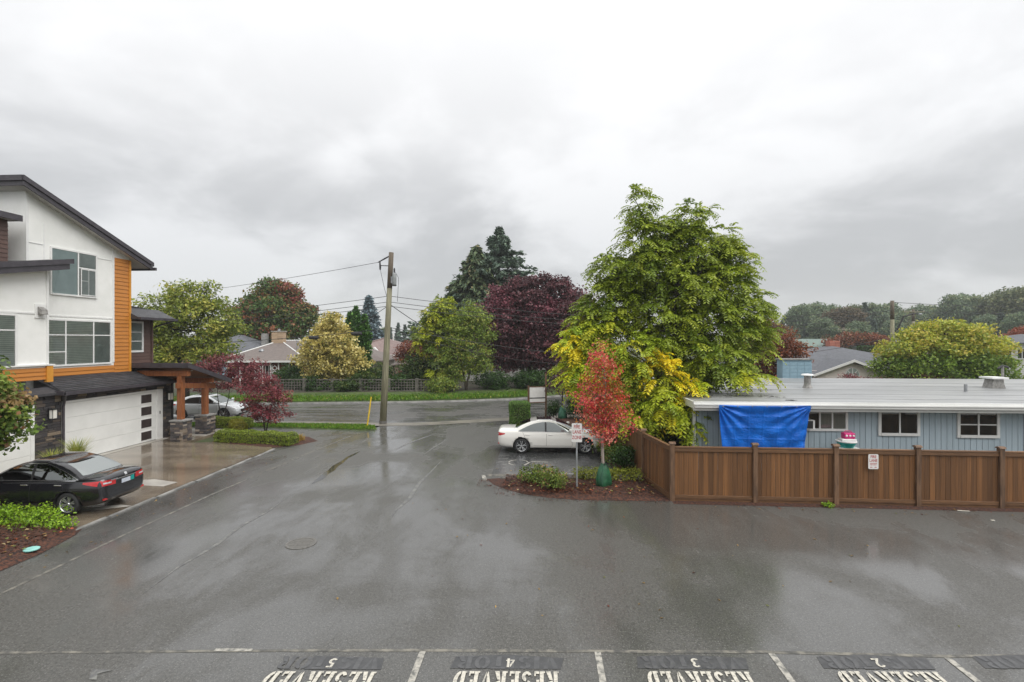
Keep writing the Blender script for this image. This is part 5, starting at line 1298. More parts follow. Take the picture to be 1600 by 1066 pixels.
def limbs(rng, root, base_r, h, lobes, clumps, bark, twigs=120, lean=(0, 0), ntr=1, z_from=.3):
    mb = MB(); H_ = h
    stems = []
    for k in range(ntr):
        a = 2*math.pi*k/max(ntr, 1)+.5; sp_ = .0 if ntr == 1 else .16*h
        pts = [Vector((0, 0, -.15))]
        for t in (.15, .35, .6, .85, 1.0):
            pts.append(Vector((lean[0]*t+sp_*t*math.cos(a)+rng.normal()*.015*h, lean[1]*t+sp_*t*math.sin(a)+rng.normal()*.015*h, H_*t)))
        r0 = base_r if ntr == 1 else base_r*.65
        mb.tube(pts, [r0*1.25, r0, r0*.85, r0*.62, r0*.38, r0*.15], 8); stems.append((pts, r0))
    ends = []
    for li, l in enumerate(lobes):
        pts, r0 = stems[li % len(stems)]
        c = Vector(l[:3]); zt = max(H_*z_from*.6, min(H_*.9, c.z-l[5]*.7)); t = zt/H_
        i = min(len(pts)-2, int(t*5)); a = pts[i].lerp(pts[i+1], .5); a = Vector((a.x, a.y, min(a.z, c.z)))
        m1 = a.lerp(c, .5)+Vector((rng.normal()*.06, rng.normal()*.06, -.08))*(c-a).length
        rr = r0*.42
        mb.tube([a, m1, c, c+(c-a)*.08], [rr, rr*.7, rr*.42, rr*.12], 6); ends.append((a, m1, c))
    sel = rng.permutation(len(clumps))[:twigs]
    for j in sel:
        li = int(clumps[j, 3]); a, m1, c = ends[li]; s = c if rng.random() < .6 else m1; e = Vector(clumps[j, :3])
        md = s.lerp(e, .5)+Vector((0, 0, .05*(e-s).length)); rr = base_r*.11
        mb.tube([s, md, e], [rr, rr*.65, rr*.2], 4, False)
    return mb.build('trunk', bark, root, local=True, smooth=True)
def leafy(name, label, cat, base, lobes, pal, leaf=(.14, .09), clump=.35, per=26, nleaf=30, seed=1, bark='bark', tr=.12, th=None, lobe_pal=None, twigs=120, ntr=1, up=.45, out=.5, shell=.55, rough=.28, group=None, lean=(0,0), jitter=.18, droop=0.0, m='leaf'):
    rng = np.random.default_rng(seed); root = thing(name, label, cat, base, 0, group)
    cl = crown_clumps(rng, lobes, per, shell, rough); n = len(cl)
    top = max(l[2]+l[5]*.5 for l in lobes)
    if tr: limbs(rng, root, tr, th or top*.85, lobes, cl, bark, twigs, lean, ntr)
    ctr0 = np.repeat(cl[:, :3], nleaf, axis=0); li = np.repeat(cl[:, 3].astype(int), nleaf); N_ = len(ctr0)
    g = rng.normal(size=(N_, 3)); g *= (np.minimum(np.linalg.norm(g, axis=1), 1.7)/np.maximum(np.linalg.norm(g, axis=1), 1e-6))[:, None]
    cs = np.repeat(clump*(.7+.6*rng.random(n)), nleaf)
    ctr = ctr0+g*cs[:, None]*np.array([1, 1, .62])
    cc = np.array([l[:3] for l in lobes])[li]; outv = unit(ctr-cc)
    nrm = unit(rng.normal(size=(N_, 3))*.75+outv*out+np.array([0, 0, up]))
    d = unit(np.cross(nrm, rng.normal(size=(N_, 3)))+outv*.25+np.array([0, 0, -droop])); s = unit(np.cross(nrm, d)); 
    L = leaf[0]*(.7+.6*rng.random(N_)); W = leaf[1]*(.7+.6*rng.random(N_))
    colc = np.empty((n, 3))
    for k in range(len(lobes)):
        mk = cl[:, 3] == k; colc[mk] = pick(rng, (lobe_pal or {}).get(k, pal), mk.sum())
    col = np.repeat(colc, nleaf, axis=0); sw = rng.random(N_) < .25
    ownp = pick(rng, pal, N_)
    if lobe_pal:
        for k, pp in lobe_pal.items(): mk = li == k; ownp[mk] = pick(rng, pp, mk.sum())
    col[sw] = ownp[sw]; col *= (1+jitter*rng.normal(size=(N_, 1)))
    col = np.clip(col, .004, .9)
    leaf_object('crown', root, ctr, d, s, L, W, col, m); return root
def pinnate(name, label, base, lobes, pal, lobe_pal, per=40, seed=3, Lr=.62, npair=7, leaflet=(.20, .075), tr=.2, bark='bark_dark', twigs=160, ntr=1, hang=.55, extra=()):
    rng = np.random.default_rng(seed); root = thing(name, label, 'tree', base)
    cl = crown_clumps(rng, lobes, per, .4, .26); n = len(cl)
    top = max(l[2]+l[5]*.5 for l in lobes); limbs(rng, root, tr, top*.66, lobes, cl, bark, twigs, (0, 0), ntr, .2)
    q = 6                                    # compound leaves radiating from each shoot
    o = np.repeat(cl[:, :3], q, axis=0); li = np.repeat(cl[:, 3].astype(int), q); M_ = len(o)
    cc = np.array([l[:3] for l in lobes])[li]; outv = unit((o-cc)*np.array([1, 1, .7]))
    dr = unit(rng.normal(size=(M_, 3))*np.array([1, 1, .45])*.85+outv*.8+np.array([0, 0, .12]))
    Ls = Lr*(.7+.6*rng.random(M_)); side = unit(np.cross(dr, np.array([0, 0, 1.0]))+rng.normal(size=(M_, 3))*.15)
    colc = np.empty((n, 3))
    for k in range(len(lobes)):
        mk = cl[:, 3] == k; colc[mk] = pick(rng, (lobe_pal or {}).get(k, pal), mk.sum())
    colL = np.repeat(colc, q, axis=0)*(1+.12*rng.normal(size=(M_, 1)))
    C, D, S, L, W, K = [], [], [], [], [], []
    for j in range(npair):
        t = (j+.8)/npair
        pos = o+dr*(Ls*t)[:, None]+np.array([0, 0, -1.0])*(Ls*hang*t*t)[:, None]
        tang = unit(dr+np.array([0, 0, -1.0])*(2*hang*t))
        for sg in (-1, 1):
            ld = unit(side*sg*.9+tang*.5+np.array([0, 0, -.28])+rng.normal(size=(M_, 3))*.10)
            sz = leaflet[0]*(1.05-.45*abs(t-.5))*(Ls/Lr)
            nr = unit(np.cross(ld, tang)*sg+rng.normal(size=(M_, 3))*.2); sd_ = unit(np.cross(nr, ld))
            C.append(pos+ld*(sz*.5)[:, None]); D.append(ld); S.append(sd_); L.append(sz); W.append(np.full(M_, leaflet[1])*(.85+.3*rng.random(M_))); K.append(colL*(1+.08*rng.normal(size=(M_, 1))))
    cat_ = np.concatenate
    leaf_object('crown', root, cat_(C), cat_(D), cat_(S), cat_(L), cat_(W), np.clip(cat_(K), .004, .9)); return root
def conifer(name, label, base, h, r, pal, seed=1, z0=.08, whorls=26, nb=9, spray=.5, droop=.25, bark='bark_dark', power=.85, jag=.25, group=None, column=False, nq=16):
    rng = np.random.default_rng(seed); root = thing(name, label, 'tree', base, 0, group)
    mb = MB().tube([(0,0,-.2),(0,0,h*.5),(0,0,h*.98)], [h*.018+.04, h*.011+.02, .012], 7)
    C, D, S, L, W, K = [], [], [], [], [], []
    for i in range(whorls):
        t = z0+(1-z0)*(i+rng.random()*.6)/whorls; z = h*t; rr = r*((1-t)**power)*(1+.0*t)+.05
        if column: rr = r*min(1, (t-z0)*6+.25)*min(1, ((1-t)*2.6)**.6)+.04
        for b in range(nb):
            a = rng.random()*6.283; Rb = rr*(1-jag+1.4*jag*rng.random()); ca_, sa_ = math.cos(a), math.sin(a)
            dz = -droop*Rb if not column else .55*Rb
            if not column and Rb > .4: mb.tube([(0,0,z), (ca_*Rb*.9, sa_*Rb*.9, z+dz*.8)], [.018+.01*Rb, .006], 3, False)
            k = max(3, int(nq*(.35+.65*Rb/max(r, .1)))); u = .12+.88*rng.random(k)**.75
            P = np.c_[ca_*Rb*u, sa_*Rb*u, z+dz*u**1.4]+rng.normal(size=(k, 3))*spray*.20
            dd = unit(np.array([ca_, sa_, (dz/Rb if Rb > .01 else 0)*1.1])+rng.normal(size=(k, 3))*.5); C.append(P); D.append(dd)
            nr = unit(rng.normal(size=(k, 3))*.55+np.array([ca_*.4, sa_*.4, .8])); S.append(unit(np.cross(nr, dd)))
            L.append(spray*(.6+.7*rng.random(k))); W.append(spray*.42*(.6+.7*rng.random(k))); K.append(pick(rng, pal, k)*(1+.18*rng.normal(size=(k, 1))))
    mb.build('trunk', bark, root, local=True, smooth=True); cat_ = np.concatenate
    leaf_object('crown', root, cat_(C), cat_(D), cat_(S), cat_(L), cat_(W), np.clip(cat_(K), .003, .9), 'needle'); return root
def copy_tree(src, loc, rz, sc_, label=None):
    r_ = src.copy(); COL.objects.link(r_); r_.location = loc; r_.rotation_euler = (0, 0, rz); r_.scale = sc_
    if label: r_['label'] = label
    for ch_ in list(src.children):
        c = ch_.copy(); COL.objects.link(c); c.parent = r_
    return r_
G_ = lambda *c: [(w_, lin(h)) for w_, h in c]
# --- big tree with feathery compound leaves
WG = G_((4,(124,140,42)),(3,(140,154,46)),(2,(104,124,38)),(1,(158,168,54)))
WY = G_((3,(190,190,38)),(3,(164,178,40)),(2,(216,198,42)),(1,(134,160,36)))
WYY = G_((4,(226,196,40)),(3,(208,190,42)),(2,(168,176,42)))
WM = G_((3,(158,170,46)),(3,(138,156,42)),(2,(184,184,48)))
WL = [(-1.4,.2,10.9,.45,.5,.75), (-1.3,0,9.3,.9,.9,.9), (.9,.2,10.35,.7,.7,.7), (1.2,0,8.9,1.0,1.0,1.0), (-2.7,0,8.2,.7,.8,.6), (-1.1,-.2,7.8,1.25,1.2,1.1), (.6,-.3,7.4,1.3,1.2,1.1), (2.8,.2,8.4,.7,.8,.7),
  (2.3,0,7.3,1.1,1.1,1.0), (3.5,.2,6.3,.8,.8,.85), (-2.3,0,6.7,1.1,1.0,.95), (-.6,-.5,6.0,1.3,1.1,1.1), (1.4,-.4,5.8,1.3,1.1,1.0), (3.1,0,5.0,1.0,.9,.9), (-3.1,-.3,5.4,1.0,.9,.8), (-4.2,-.5,4.7,.7,.7,.65),
  (-4.2,-.8,3.6,.6,.6,.65), (-3.1,-.9,4.2,.9,.8,.75), (-1.8,-1.4,4.3,.9,.8,.8), (-.9,-2.2,3.6,.42,.5,.75), (-1.0,-2.3,2.4,.7,.6,.65), (-1.2,-2.2,1.6,.65,.5,.5), (.35,-2.0,2.9,.4,.4,.45), (.3,-.8,4.5,1.2,.9,.85),
  (1.8,-.8,4.1,1.2,1.0,.7), (2.8,-1.3,3.5,.65,.7,.3), (-2.5,.6,2.3,1.0,1.0,1.0), (-.6,0,1.8,1.0,.9,.9), (.4,0,3.2,1.1,.9,.8), (-.1,.0,8.9,.9,.9,.9), (.2,.3,5.0,1.2,1.0,.9), (-.2,.2,9.7,.6,.6,.6), (2.1,.1,9.3,.6,.7,.6), (-2.0,.1,7.6,.9,.9,.8), (-3.6,-.2,4.9,.9,.9,.9), (-3.4,-.4,3.3,.9,.9,.9), (-2.2,-.6,3.4,1.0,.9,.9), (-3.6,0,6.0,.7,.8,.6), (-.3,-2.4,2.2,.7,.5,.6), (.2,-2.4,1.7,.5,.4,.5), (-1.9,-2.1,2.1,.6,.5,.7), (-2.6,-1.2,3.0,.8,.6,.7)]
pinnate('walnut_tree', 'large green tree with feathery drooping leaves and yellowing lower boughs', (5.55, 22.4, 0), WL,
  WG, {14: WM, 15: WY, 16: WY, 17: WM, 18: WM, 19: WYY, 20: WM, 21: WM, 22: WY, 25: WM, 34: WM, 35: WY, 36: WM, 38: WY, 39: WM, 40: WM, 41: WM}, per=60, seed=4, tr=.2, Lr=.58, leaflet=(.185,.07), ntr=3, hang=.55)
# --- red young maple
RM = G_((5,(208,94,90)),(3,(190,74,76)),(2,(220,136,120)),(1,(206,138,78)),(1,(150,114,72)))
RMO = G_((3,(180,84,50)),(2,(170,120,52)),(2,(120,112,50)),(2,(186,66,56)))
leafy('red_maple', 'slender young maple with bright red leaves in the mulch island', 'tree', (1.96, 16.92, .1), [
  (0,0,4.3,.42,.4,.6), (.0,0,3.6,.62,.6,.6), (-.2,0,3.0,.75,.7,.55), (.25,0,2.75,.72,.7,.55), (-.35,0,2.35,.62,.6,.45), (.3,0,2.15,.62,.6,.4), (-.05,-.1,1.75,.55,.5,.4)],
  RM, (.085,.06), .18, 85, 27, 5, 'bark_pale', .055, 4.2, {1: RMO, 3: RMO}, 110, up=.15, jitter=.15, shell=.35)
def bag(base, label, m, s=1):
    t = thing('watering_bag', label, 'watering bag', base)
    q = MB(); n = 20; rows = []
    for j, (z, rx, ry) in enumerate(((0,.22,.18),(.04,.26,.21),(.2,.265,.21),(.4,.23,.18),(.58,.17,.14),(.70,.10,.09),(.76,.075,.07))):
        for k in range(n):
            a = 2*math.pi*k/n; f = 1+.09*math.sin(3*a+j*.8)+.07*math.sin(7*a+2*j)+(.10*math.sin(2*a) if j < 4 else 0); q.v.append((rx*f*math.cos(a)*s, ry*f*math.sin(a)*s, z*s))
    for j in range(6):
        for k in range(n): q.f.append((j*n+k, j*n+(k+1) % n, (j+1)*n+(k+1) % n, (j+1)*n+k))
    q.f.append(tuple(range(n)))
    q.build('bag', m, t, local=True, smooth=True)
    MB().tube([(-.05*s,-.24*s,.08*s),(-.09*s,-.225*s,.3*s),(-.03*s,-.16*s,.55*s),(.0,-.10*s,.7*s)], .010*s, 5).build('zip_seam', 'bag_green_dull', t, local=True)
    MB().tube([(0,-.10*s,.69*s),(.03*s,-.1*s,.76*s),(.06*s,-.07*s,.72*s)], .012*s, 5).build('strap', 'black_metal', t, local=True)
bag((1.96, 16.90, .08), 'dark green watering bag wrapped round the red maple trunk', 'bag_green', 1.0)
# --- purple shrub tree with bag in the far bed
PU = G_((4,(70,34,46)),(3,(92,44,58)),(2,(52,28,36)),(1,(110,60,70)))
leafy('purple_leaf_tree', 'small purple-leaved tree in the bed beyond the white car', 'tree', (1.1, 31.3, .1), [(0,0,2.6,.9,.9,.7),(.5,.2,2.0,.8,.8,.6),(-.4,0,1.9,.7,.7,.5),(.2,0,3.1,.5,.5,.4),(.6,0,1.3,.5,.5,.5)], PU, (.10,.06), .2, 50, 24, 8, 'bark_dark', .05, 2.6)
bag((1.1, 31.15, .08), 'faded green watering bag at the foot of purple-leaved tree', 'bag_green_dull', 1.05)
# --- japanese maples by the townhouse
JM = G_((4,(108,44,52)),(3,(128,60,68)),(2,(84,36,42)),(1,(150,92,86)),(1,(98,52,44)))
JM2 = G_((4,(112,54,60)),(3,(132,74,78)),(2,(88,42,48)),(1,(150,98,90)))
def jmaple(label, base, seed, pal, sc_, lobes):
    return leafy('japanese_maple', label, 'tree', base, [(x*sc_, y*sc_, z*sc_, a*sc_, b*sc_, c*sc_) for x, y, z, a, b, c in lobes], pal, (.14,.06), .17, 72, 26, seed, 'bark_dark', .055, 2.4*sc_, twigs=150, ntr=2, up=.9, shell=.3, droop=.2)
jmaple('dark red weeping maple growing out of the low green hedge', (-14.55, 25.4, .05), 21, JM, .84, [(0,0,3.3,.7,.7,.28),(-.4,0,2.8,.9,.8,.3),(.7,.1,2.7,.8,.8,.3),(-.1,0,2.25,1.3,1.1,.3),(.9,0,1.95,.8,.8,.22),(-1.0,0,1.85,.75,.7,.25),(.2,0,1.5,1.2,1.0,.28),(-.6,-.1,1.15,1.0,.8,.22),(.8,0,1.2,.8,.7,.22),(0,0,.85,.7,.6,.2)])
jmaple('spreading red maple behind the timber posts in front of the street', (-18.6, 28.0, .05), 22, JM2, 1.0, [(0,0,3.7,1.0,.9,.4),(-1.2,0,3.4,1.0,.9,.4),(1.3,.1,3.4,1.0,.9,.35),(0,0,3.0,1.6,1.1,.4),(2.0,0,2.8,.9,.8,.3),(-2.0,0,2.7,1.1,.9,.4),(.9,0,2.4,1.2,.9,.35),(-.9,0,2.2,1.0,.9,.3),(1.9,0,2.1,.7,.7,.25)])
# --- young tree at the far left, foreground
YT = G_((5,(98,122,52)),(4,(122,138,60)),(2,(80,102,44)),(1,(134,98,68)),(1,(150,116,80)))
YTR = G_((3,(146,122,80)),(2,(126,92,66)),(2,(112,116,60)),(1,(160,134,96)))
leafy('young_maple', 'young green maple with bronzed leaves in the left foreground bed', 'tree', (-15.1, 12.15, .1), [
  (.1,0,4.0,.6,.5,.6),(.4,0,3.5,.8,.6,.45),(.85,.1,3.3,.65,.6,.3),(.3,0,2.95,.95,.8,.5),(.75,.1,2.85,.75,.6,.4),(.55,0,2.4,.9,.7,.4),(.2,0,2.05,.8,.6,.3),(.25,0,4.65,.3,.25,.45)],
  YT, (.13,.10), .17, 130, 26, 31, 'bark', .05, 4.0, {2: YTR, 7: YTR}, 140, up=.45, shell=.35)
# --- trees behind
LT = G_((4,(118,130,50)),(3,(140,148,60)),(2,(96,112,44)),(1,(164,160,74)))
leafy('cherry_tree', 'wide yellow-green tree rising behind the townhouse entry', 'tree', (-28.4, 38.3, .1), [(0,0,8.2,1.6,1.6,.8),(-1.8,0,7.6,1.6,1.6,.8),(2.0,0,7.6,1.5,1.5,.6),(.2,0,6.6,2.6,2.2,.9),(-2.5,0,6.0,2.0,2.0,.9),(2.6,0,5.8,1.6,1.6,.7),(0,0,5.0,2.8,2.2,.9),(2.3,-.3,4.2,1.7,1.6,.8),(-2.0,0,4.0,2.0,2.0,.9),(.4,-.4,3.3,2.4,1.8,.8),(1.3,.2,9.0,.9,.8,.35),(-.8,.1,9.0,.9,.8,.35)], LT, (.30,.13), .42, 26, 30, 41, 'bark_dark', .22, twigs=160, ntr=2, up=.8, rough=.35, droop=.1)
RG = G_((5,(76,102,54)),(4,(96,114,56)),(1,(130,78,60)),(2,(120,108,60)),(1,(146,96,68)))
RG1 = G_((3,(124,66,58)),(2,(140,90,66)),(3,(92,98,56)))
leafy('maple_tree', 'big rounded tree turning from green to red behind the bungalow', 'tree', (-40.3, 72.6, 0), [(-.3,0,12.2,1.7,1.9,1.6),(2.2,0,11.6,1.8,2.0,1.7),(-2.5,0,10.2,2.0,2.2,1.6),(0,-.6,9.2,3.6,3,2.2),(4,0,8.4,2.4,2.2,1.8),(-4.4,0,8.2,2.2,2.2,1.6),(1.2,-.6,6.4,3.8,3,2.0),(-2.6,-.5,6.0,3.2,3,1.8)], RG, (.38,.3), .6, 26, 34, 42, 'bark_dark', .32, lobe_pal={1: RG1, 5: RG1}, twigs=100, rough=.4)
CR = G_((4,(180,166,96)),(3,(204,190,120)),(2,(150,142,74)),(1,(112,116,56)),(1,(218,206,148)))
leafy('cream_variegated_tree', 'dense cream-yellow variegated tree behind the lattice wall', 'tree', (-19.6, 45.6, .3), [(0,0,5.9,1.2,1.2,1.0),(-.6,-.2,5.0,1.5,1.4,.9),(.8,-.2,4.7,1.4,1.4,.9),(-1.3,-.4,3.8,1.5,1.4,.9),(1.3,-.4,3.5,1.5,1.4,.9),(0,-.7,3.4,1.8,1.2,.9),(-1.9,-.5,2.7,1.3,1.2,.8),(2.1,-.4,2.5,1.2,1.2,.7),(0,-.8,2.2,1.9,1.2,.8),(-.2,0,6.6,.7,.7,.5),(-.9,-.6,1.4,1.4,1.0,.6),(1.4,-.5,1.6,1.2,1.0,.6)], CR, (.24,.15), .30, 46, 30, 43, 'bark', .16, twigs=80)
CDp = G_((4,(70,108,46)),(3,(56,92,40)),(2,(88,126,52)))
for x, y, h, r_, lab in ((-19.5,49.3,7.4,.62,'left column-shaped bright green cedar behind cream tree'),(-18.75,49.0,7.9,.62,'middle and tallest column-shaped green cedar behind cream tree'),(-18.0,49.3,7.2,.6,'right column-shaped bright green cedar by the blue spruce')):
    conifer('cedar_column', lab, (x, y, .3), h, r_, CDp, int(h*10), .02, 40, 12, .34, column=True, nq=14, group='column cedars')
BS = G_((4,(112,128,134)),(3,(94,112,118)),(2,(130,144,150)),(1,(78,96,98)))
conifer('blue_spruce', 'blue-grey spruce standing behind the pole and the cedars', (-29.6, 83.3, 0), 12.4, 4.6, BS, 51, .06, 30, 12, .8, .12, power=.85, nq=26)
CDk = G_((4,(82,98,66)),(3,(66,84,60)),(2,(98,110,72)),(1,(118,112,80)))
conifer('cedar_tree', 'tall broad dark cedar left of the fir behind purple tree', (-9.4, 69.5, 0), 17.8, 12.5, CDk, 52, .12, 46, 14, .8, .42, power=.85, jag=.4, nq=95)
FR = G_((4,(86,104,88)),(3,(74,90,78)),(2,(100,116,96)))
conifer('fir_tree', 'tall pointed dark fir above the purple tree', (-6.5, 71.8, 0), 20.9, 18.5, FR, 53, .25, 36, 10, .72, .10, power=1.0, jag=.55, nq=130)
PLM = G_((5,(84,54,58)),(3,(106,68,72)),(2,(62,40,44)),(1,(126,80,86)))
PLR = G_((3,(118,66,76)),(3,(94,56,64)),(1,(136,88,96)))
leafy('purple_plum_tree', 'large dark purple-leaved tree across the street', 'tree', (-1.2, 50.0, .3), [(0.2,0,10.08,1.0,1.2,0.9),(-1.5,0,9.9,1.1,1.3,0.8),(2.2,0,9.72,1.2,1.3,0.9),(-3.0,0,9.09,1.3,1.4,0.9),(3.9,0,8.91,1.2,1.3,0.9),(5.2,0,7.74,0.9,1.1,0.9),(0,0,8.64,1.9,2.2,1.0),(-3.3,0,7.74,1.7,2.0,1.1),(3.4,0,7.56,1.6,1.8,1.2),(0.3,-0.6,7.29,2.3,2.2,1.4),(-4.4,0,6.48,1.1,1.4,0.9),(5.0,0.1,6.57,0.9,1.2,0.8),(-4.0,0,8.46,0.6,0.8,0.5),(3.1,0,10.17,0.5,0.7,0.5),(1.2,0,10.71,0.5,0.7,0.4),(-2.6,-0.5,5.76,2.6,2.2,1.6),(2.4,-0.5,5.67,2.8,2.2,1.7),(-0.2,-0.8,4.68,3.0,2.2,1.6),(-3.6,-0.4,3.96,1.9,1.7,1.4),(3.2,-0.4,3.78,2.2,1.8,1.4),(4.8,0,5.76,1.2,1.2,1.2),(0.2,-0.5,3.06,2.6,1.8,1.2),(-2.4,-0.6,2.6,1.8,1.2,1.0),(2.0,-0.6,2.4,2.0,1.2,1.0),(4.6,-0.3,3.2,1.3,1.1,1.1),(-4.6,-0.2,5.6,1.0,1.2,0.9),(5.4,-0.2,5.4,1.0,1.1,0.9)], PLM, (.26,.19), .38, 34, 30, 44, 'bark_dark', .28, lobe_pal={7: PLR, 9: PLR, 3: PLR}, twigs=190, ntr=2, rough=.42, shell=.45)
YG = G_((4,(146,156,44)),(3,(124,138,44)),(2,(172,172,52)),(1,(96,116,40)))
YG2 = G_((4,(112,132,54)),(3,(134,148,62)),(2,(92,112,46)),(1,(154,150,70)))
pinnate('sumac_tree', 'bright yellow-green feathery tree left of the purple tree', (-9.6, 45.7, .3), [(.3,0,7.9,.9,.9,.8),(-.4,0,7.0,1.2,1.1,.9),(.9,0,6.6,1.0,1.0,.9),(-1.4,-.1,5.9,1.0,.9,.8),(.2,-.3,5.4,1.4,1.1,1.0),(-1.2,-.2,4.5,.9,.9,.8),(.2,-.4,3.7,1.4,1.0,.9),(0,-.6,1.4,1.3,.8,.8)], YG, {6: YG2, 7: YG}, per=30, seed=61, tr=.1, Lr=.6, npair=5, leaflet=(.30,.12), ntr=2, twigs=80)
leafy('lilac_tree', 'olive-green bushy tree leaning in front of the purple tree', 'tree', (-7.0, 44.9, .3), [(.3,0,7.0,1.0,1.0,.8),(1.1,0,6.4,1.0,1.0,.8),(-.4,0,6.0,1.2,1.1,.9),(.9,-.2,5.1,1.4,1.1,.9),(-.7,-.2,4.6,1.4,1.1,.9),(.6,-.3,3.6,1.6,1.1,.9),(-1.2,-.3,3.1,1.4,1.1,.9),(1.5,-.2,2.6,1.0,.9,.6),(-.6,-.4,1.9,1.6,1.0,.8)], YG2, (.22,.11), .34, 40, 30, 62, 'bark', .13, twigs=120, ntr=2, rough=.34)
CP = G_((4,(112,62,46)),(3,(140,84,60)),(2,(88,48,38)))
leafy('copper_maple', 'small round copper-brown tree behind the utility pole', 'tree', (-14.6, 55.5, .3), [(0,0,3.6,1.6,1.4,.8),(-1.0,0,3.0,1.2,1.2,.8),(1.2,0,3.2,1.3,1.2,.8),(.2,-.3,2.4,1.7,1.2,.7)], CP, (.24,.12), .34, 40, 28, 63, 'bark_dark', .12, up=.8)
RHO = G_((4,(58,80,36)),(3,(78,98,44)),(2,(44,62,30)),(1,(110,116,54)))
GRN = G_((4,(50,76,34)),(3,(64,92,38)),(2,(38,60,28)))
def shrub(name, label, base, r_, h, pal, seed, leaf=(.14,.06), clump=.22, per=60, nleaf=24, lobesn=5, group=None, cat='shrub', tr=.03):
    rg = random.Random(seed); lob = [(0,0,h*.5,r_*.8,r_*.8,h*.45)]
    for k in range(lobesn):
        a = k*6.283/lobesn+rg.random(); q_ = r_*.5; lob.append((q_*math.cos(a), q_*math.sin(a), h*(.35+.25*rg.random()), r_*.55, r_*.55, h*.35))
    return leafy(name, label, cat, base, lob, pal, leaf, clump, per, nleaf, seed, 'bark_dark', tr, h*.6, twigs=20, shell=.5, group=group)
shrub('rhododendron', 'dark green rhododendron behind lattice wall left of the pole', (-15.7, 45.4, .3), 1.9, 2.5, RHO, 71, (.24,.09), .3, 34)
shrub('round_shrub', 'dark rounded shrub in front of the brick bungalow porch', (-24.2, 46.3, .3), 1.4, 2.4, GRN, 72, (.18,.1), .26, 40)
shrub('garden_shrub', 'dense green shrub between copper tree and yellow-green tree', (-12.0, 46.4, .3), 1.6, 3.6, RHO, 73, (.22,.1), .3, 36)
shrub('garden_shrub', 'low leafy bush under the purple tree beside trunk', (-4.8, 46.5, .3), 1.6, 1.7, GRN, 74, (.22,.1), .3, 36)
shrub('garden_shrub', 'low leafy bush under purple tree behind the notice board', (-1.4, 47.6, .3), 1.9, 1.8, GRN, 75, (.22,.1), .3, 36)
shrub('garden_shrub', 'dark leafy bush right of notice board across the street', (3.2, 49.5, .3), 2.4, 2.8, RHO, 76, (.24,.1), .32, 30)
shrub('garden_shrub', 'dark bush left of the cream tree behind lattice wall', (-22.4, 45.2, .3), 1.2, 1.6, GRN, 77, (.2,.1), .28, 36)
leafy('red_shrub', 'dark red leafy shrub across the street right of notice board', 'shrub', (2.6, 40.5, .0), [(0,0,2.6,1.0,.9,.9),(.8,0,2.0,1.0,.9,.8),(-.6,0,1.8,.9,.9,.8),(.4,0,3.2,.7,.7,.6)], JM2, (.16,.08), .26, 44, 26, 78, 'bark_dark', .06, 2.6)
shrub('garden_shrub', 'sprawling dark bush behind the lattice wall under cream tree', (-20.6, 44.3, .3), 1.5, 1.5, GRN, 171, (.2,.1), .28, 36)
shrub('garden_shrub', 'leafy bush spilling over lattice wall between cream tree and pole', (-17.4, 43.5, .3), 1.1, 1.2, RHO, 172, (.2,.1), .26, 40)
shrub('garden_shrub', 'leafy green bush at the right end of the lattice wall', (-9.0, 43.6, .3), 1.3, 1.5, YG2, 173, (.2,.1), .28, 40)
shrub('garden_shrub', 'low dark bush behind the lattice wall right of the pole', (-13.2, 44.9, .3), 1.2, 1.7, GRN, 174, (.2,.1), .28, 36)
shrub('bed_shrub', 'dark round shrub left of the faded watering bag', (.55, 31.5, .08), .45, 1.2, GRN, 79, (.08,.05), .12, 150)
shrub('bed_shrub', 'dark round shrub right of the faded watering bag', (1.75, 31.2, .08), .55, 1.3, GRN, 80, (.08,.05), .12, 130)
shrub('bed_shrub', 'dark green shrub at the right end of far mulch bed', (2.6, 30.6, .08), .6, 1.2, GRN, 81, (.08,.05), .12, 130)
# hedges: clipped leaf masses over a twiggy core
def hedge(name, label, cx, cy, lx, ly, h, pal, seed, rz=0, n=5200, leaf=.055, cat='hedge', z=.05):
    rng = np.random.default_rng(seed); root = thing(name, label, cat, (cx, cy, z), rz)
    MB().box(-lx/2+.10,-ly/2+.10,0,lx/2-.10,ly/2-.10,h-.10).build('stems', 'soil', root, local=True)
    P = rng.random((n, 3))*np.array([lx, ly, h])-np.array([lx/2, ly/2, 0])
    f = rng.random(n); areas = np.array([lx*ly, lx*h, lx*h, ly*h, ly*h]); cum = np.cumsum(areas)/areas.sum(); side = np.searchsorted(cum, f)
    nv = np.zeros((n, 3)); dpt = np.abs(rng.normal(size=n))*.05-.02
    for k, (ax, val, sg) in enumerate(((2, h, 1), (1, -ly/2, -1), (1, ly/2, 1), (0, -lx/2, -1), (0, lx/2, 1))):
        mk = side == k; P[mk, ax] = val-sg*dpt[mk]; nv[mk, ax] = sg
    bump = .035*np.sin(P[:, 0]*5+seed)*np.cos(P[:, 1]*4+P[:, 2]*5); P += nv*bump[:, None]
    # rounded shoulders
    ex = np.maximum(0, np.abs(P[:, 1])-(ly/2-.14))+np.maximum(0, np.abs(P[:, 0])-(lx/2-.14)); P[:, 2] -= np.where(P[:, 2] > h-.2, ex*.5, 0)
    nr = unit(nv+rng.normal(size=(n, 3))*.7+np.array([0, 0, .25])); d = unit(np.cross(nr, rng.normal(size=(n, 3)))); s = unit(np.cross(nr, d))
    col = np.clip(pick(rng, pal, n)*(1+.2*rng.normal(size=(n, 1))), .004, .9)
    leaf_object('foliage', root, P, d, s, leaf*(.7+.6*rng.random(n)), leaf*.6*(.7+.6*rng.random(n)), col); return root
HG = G_((4,(112,130,42)),(3,(132,146,50)),(2,(90,108,36)),(1,(152,158,62)))
HGy = G_((4,(126,124,36)),(3,(108,114,34)),(2,(146,138,46)))
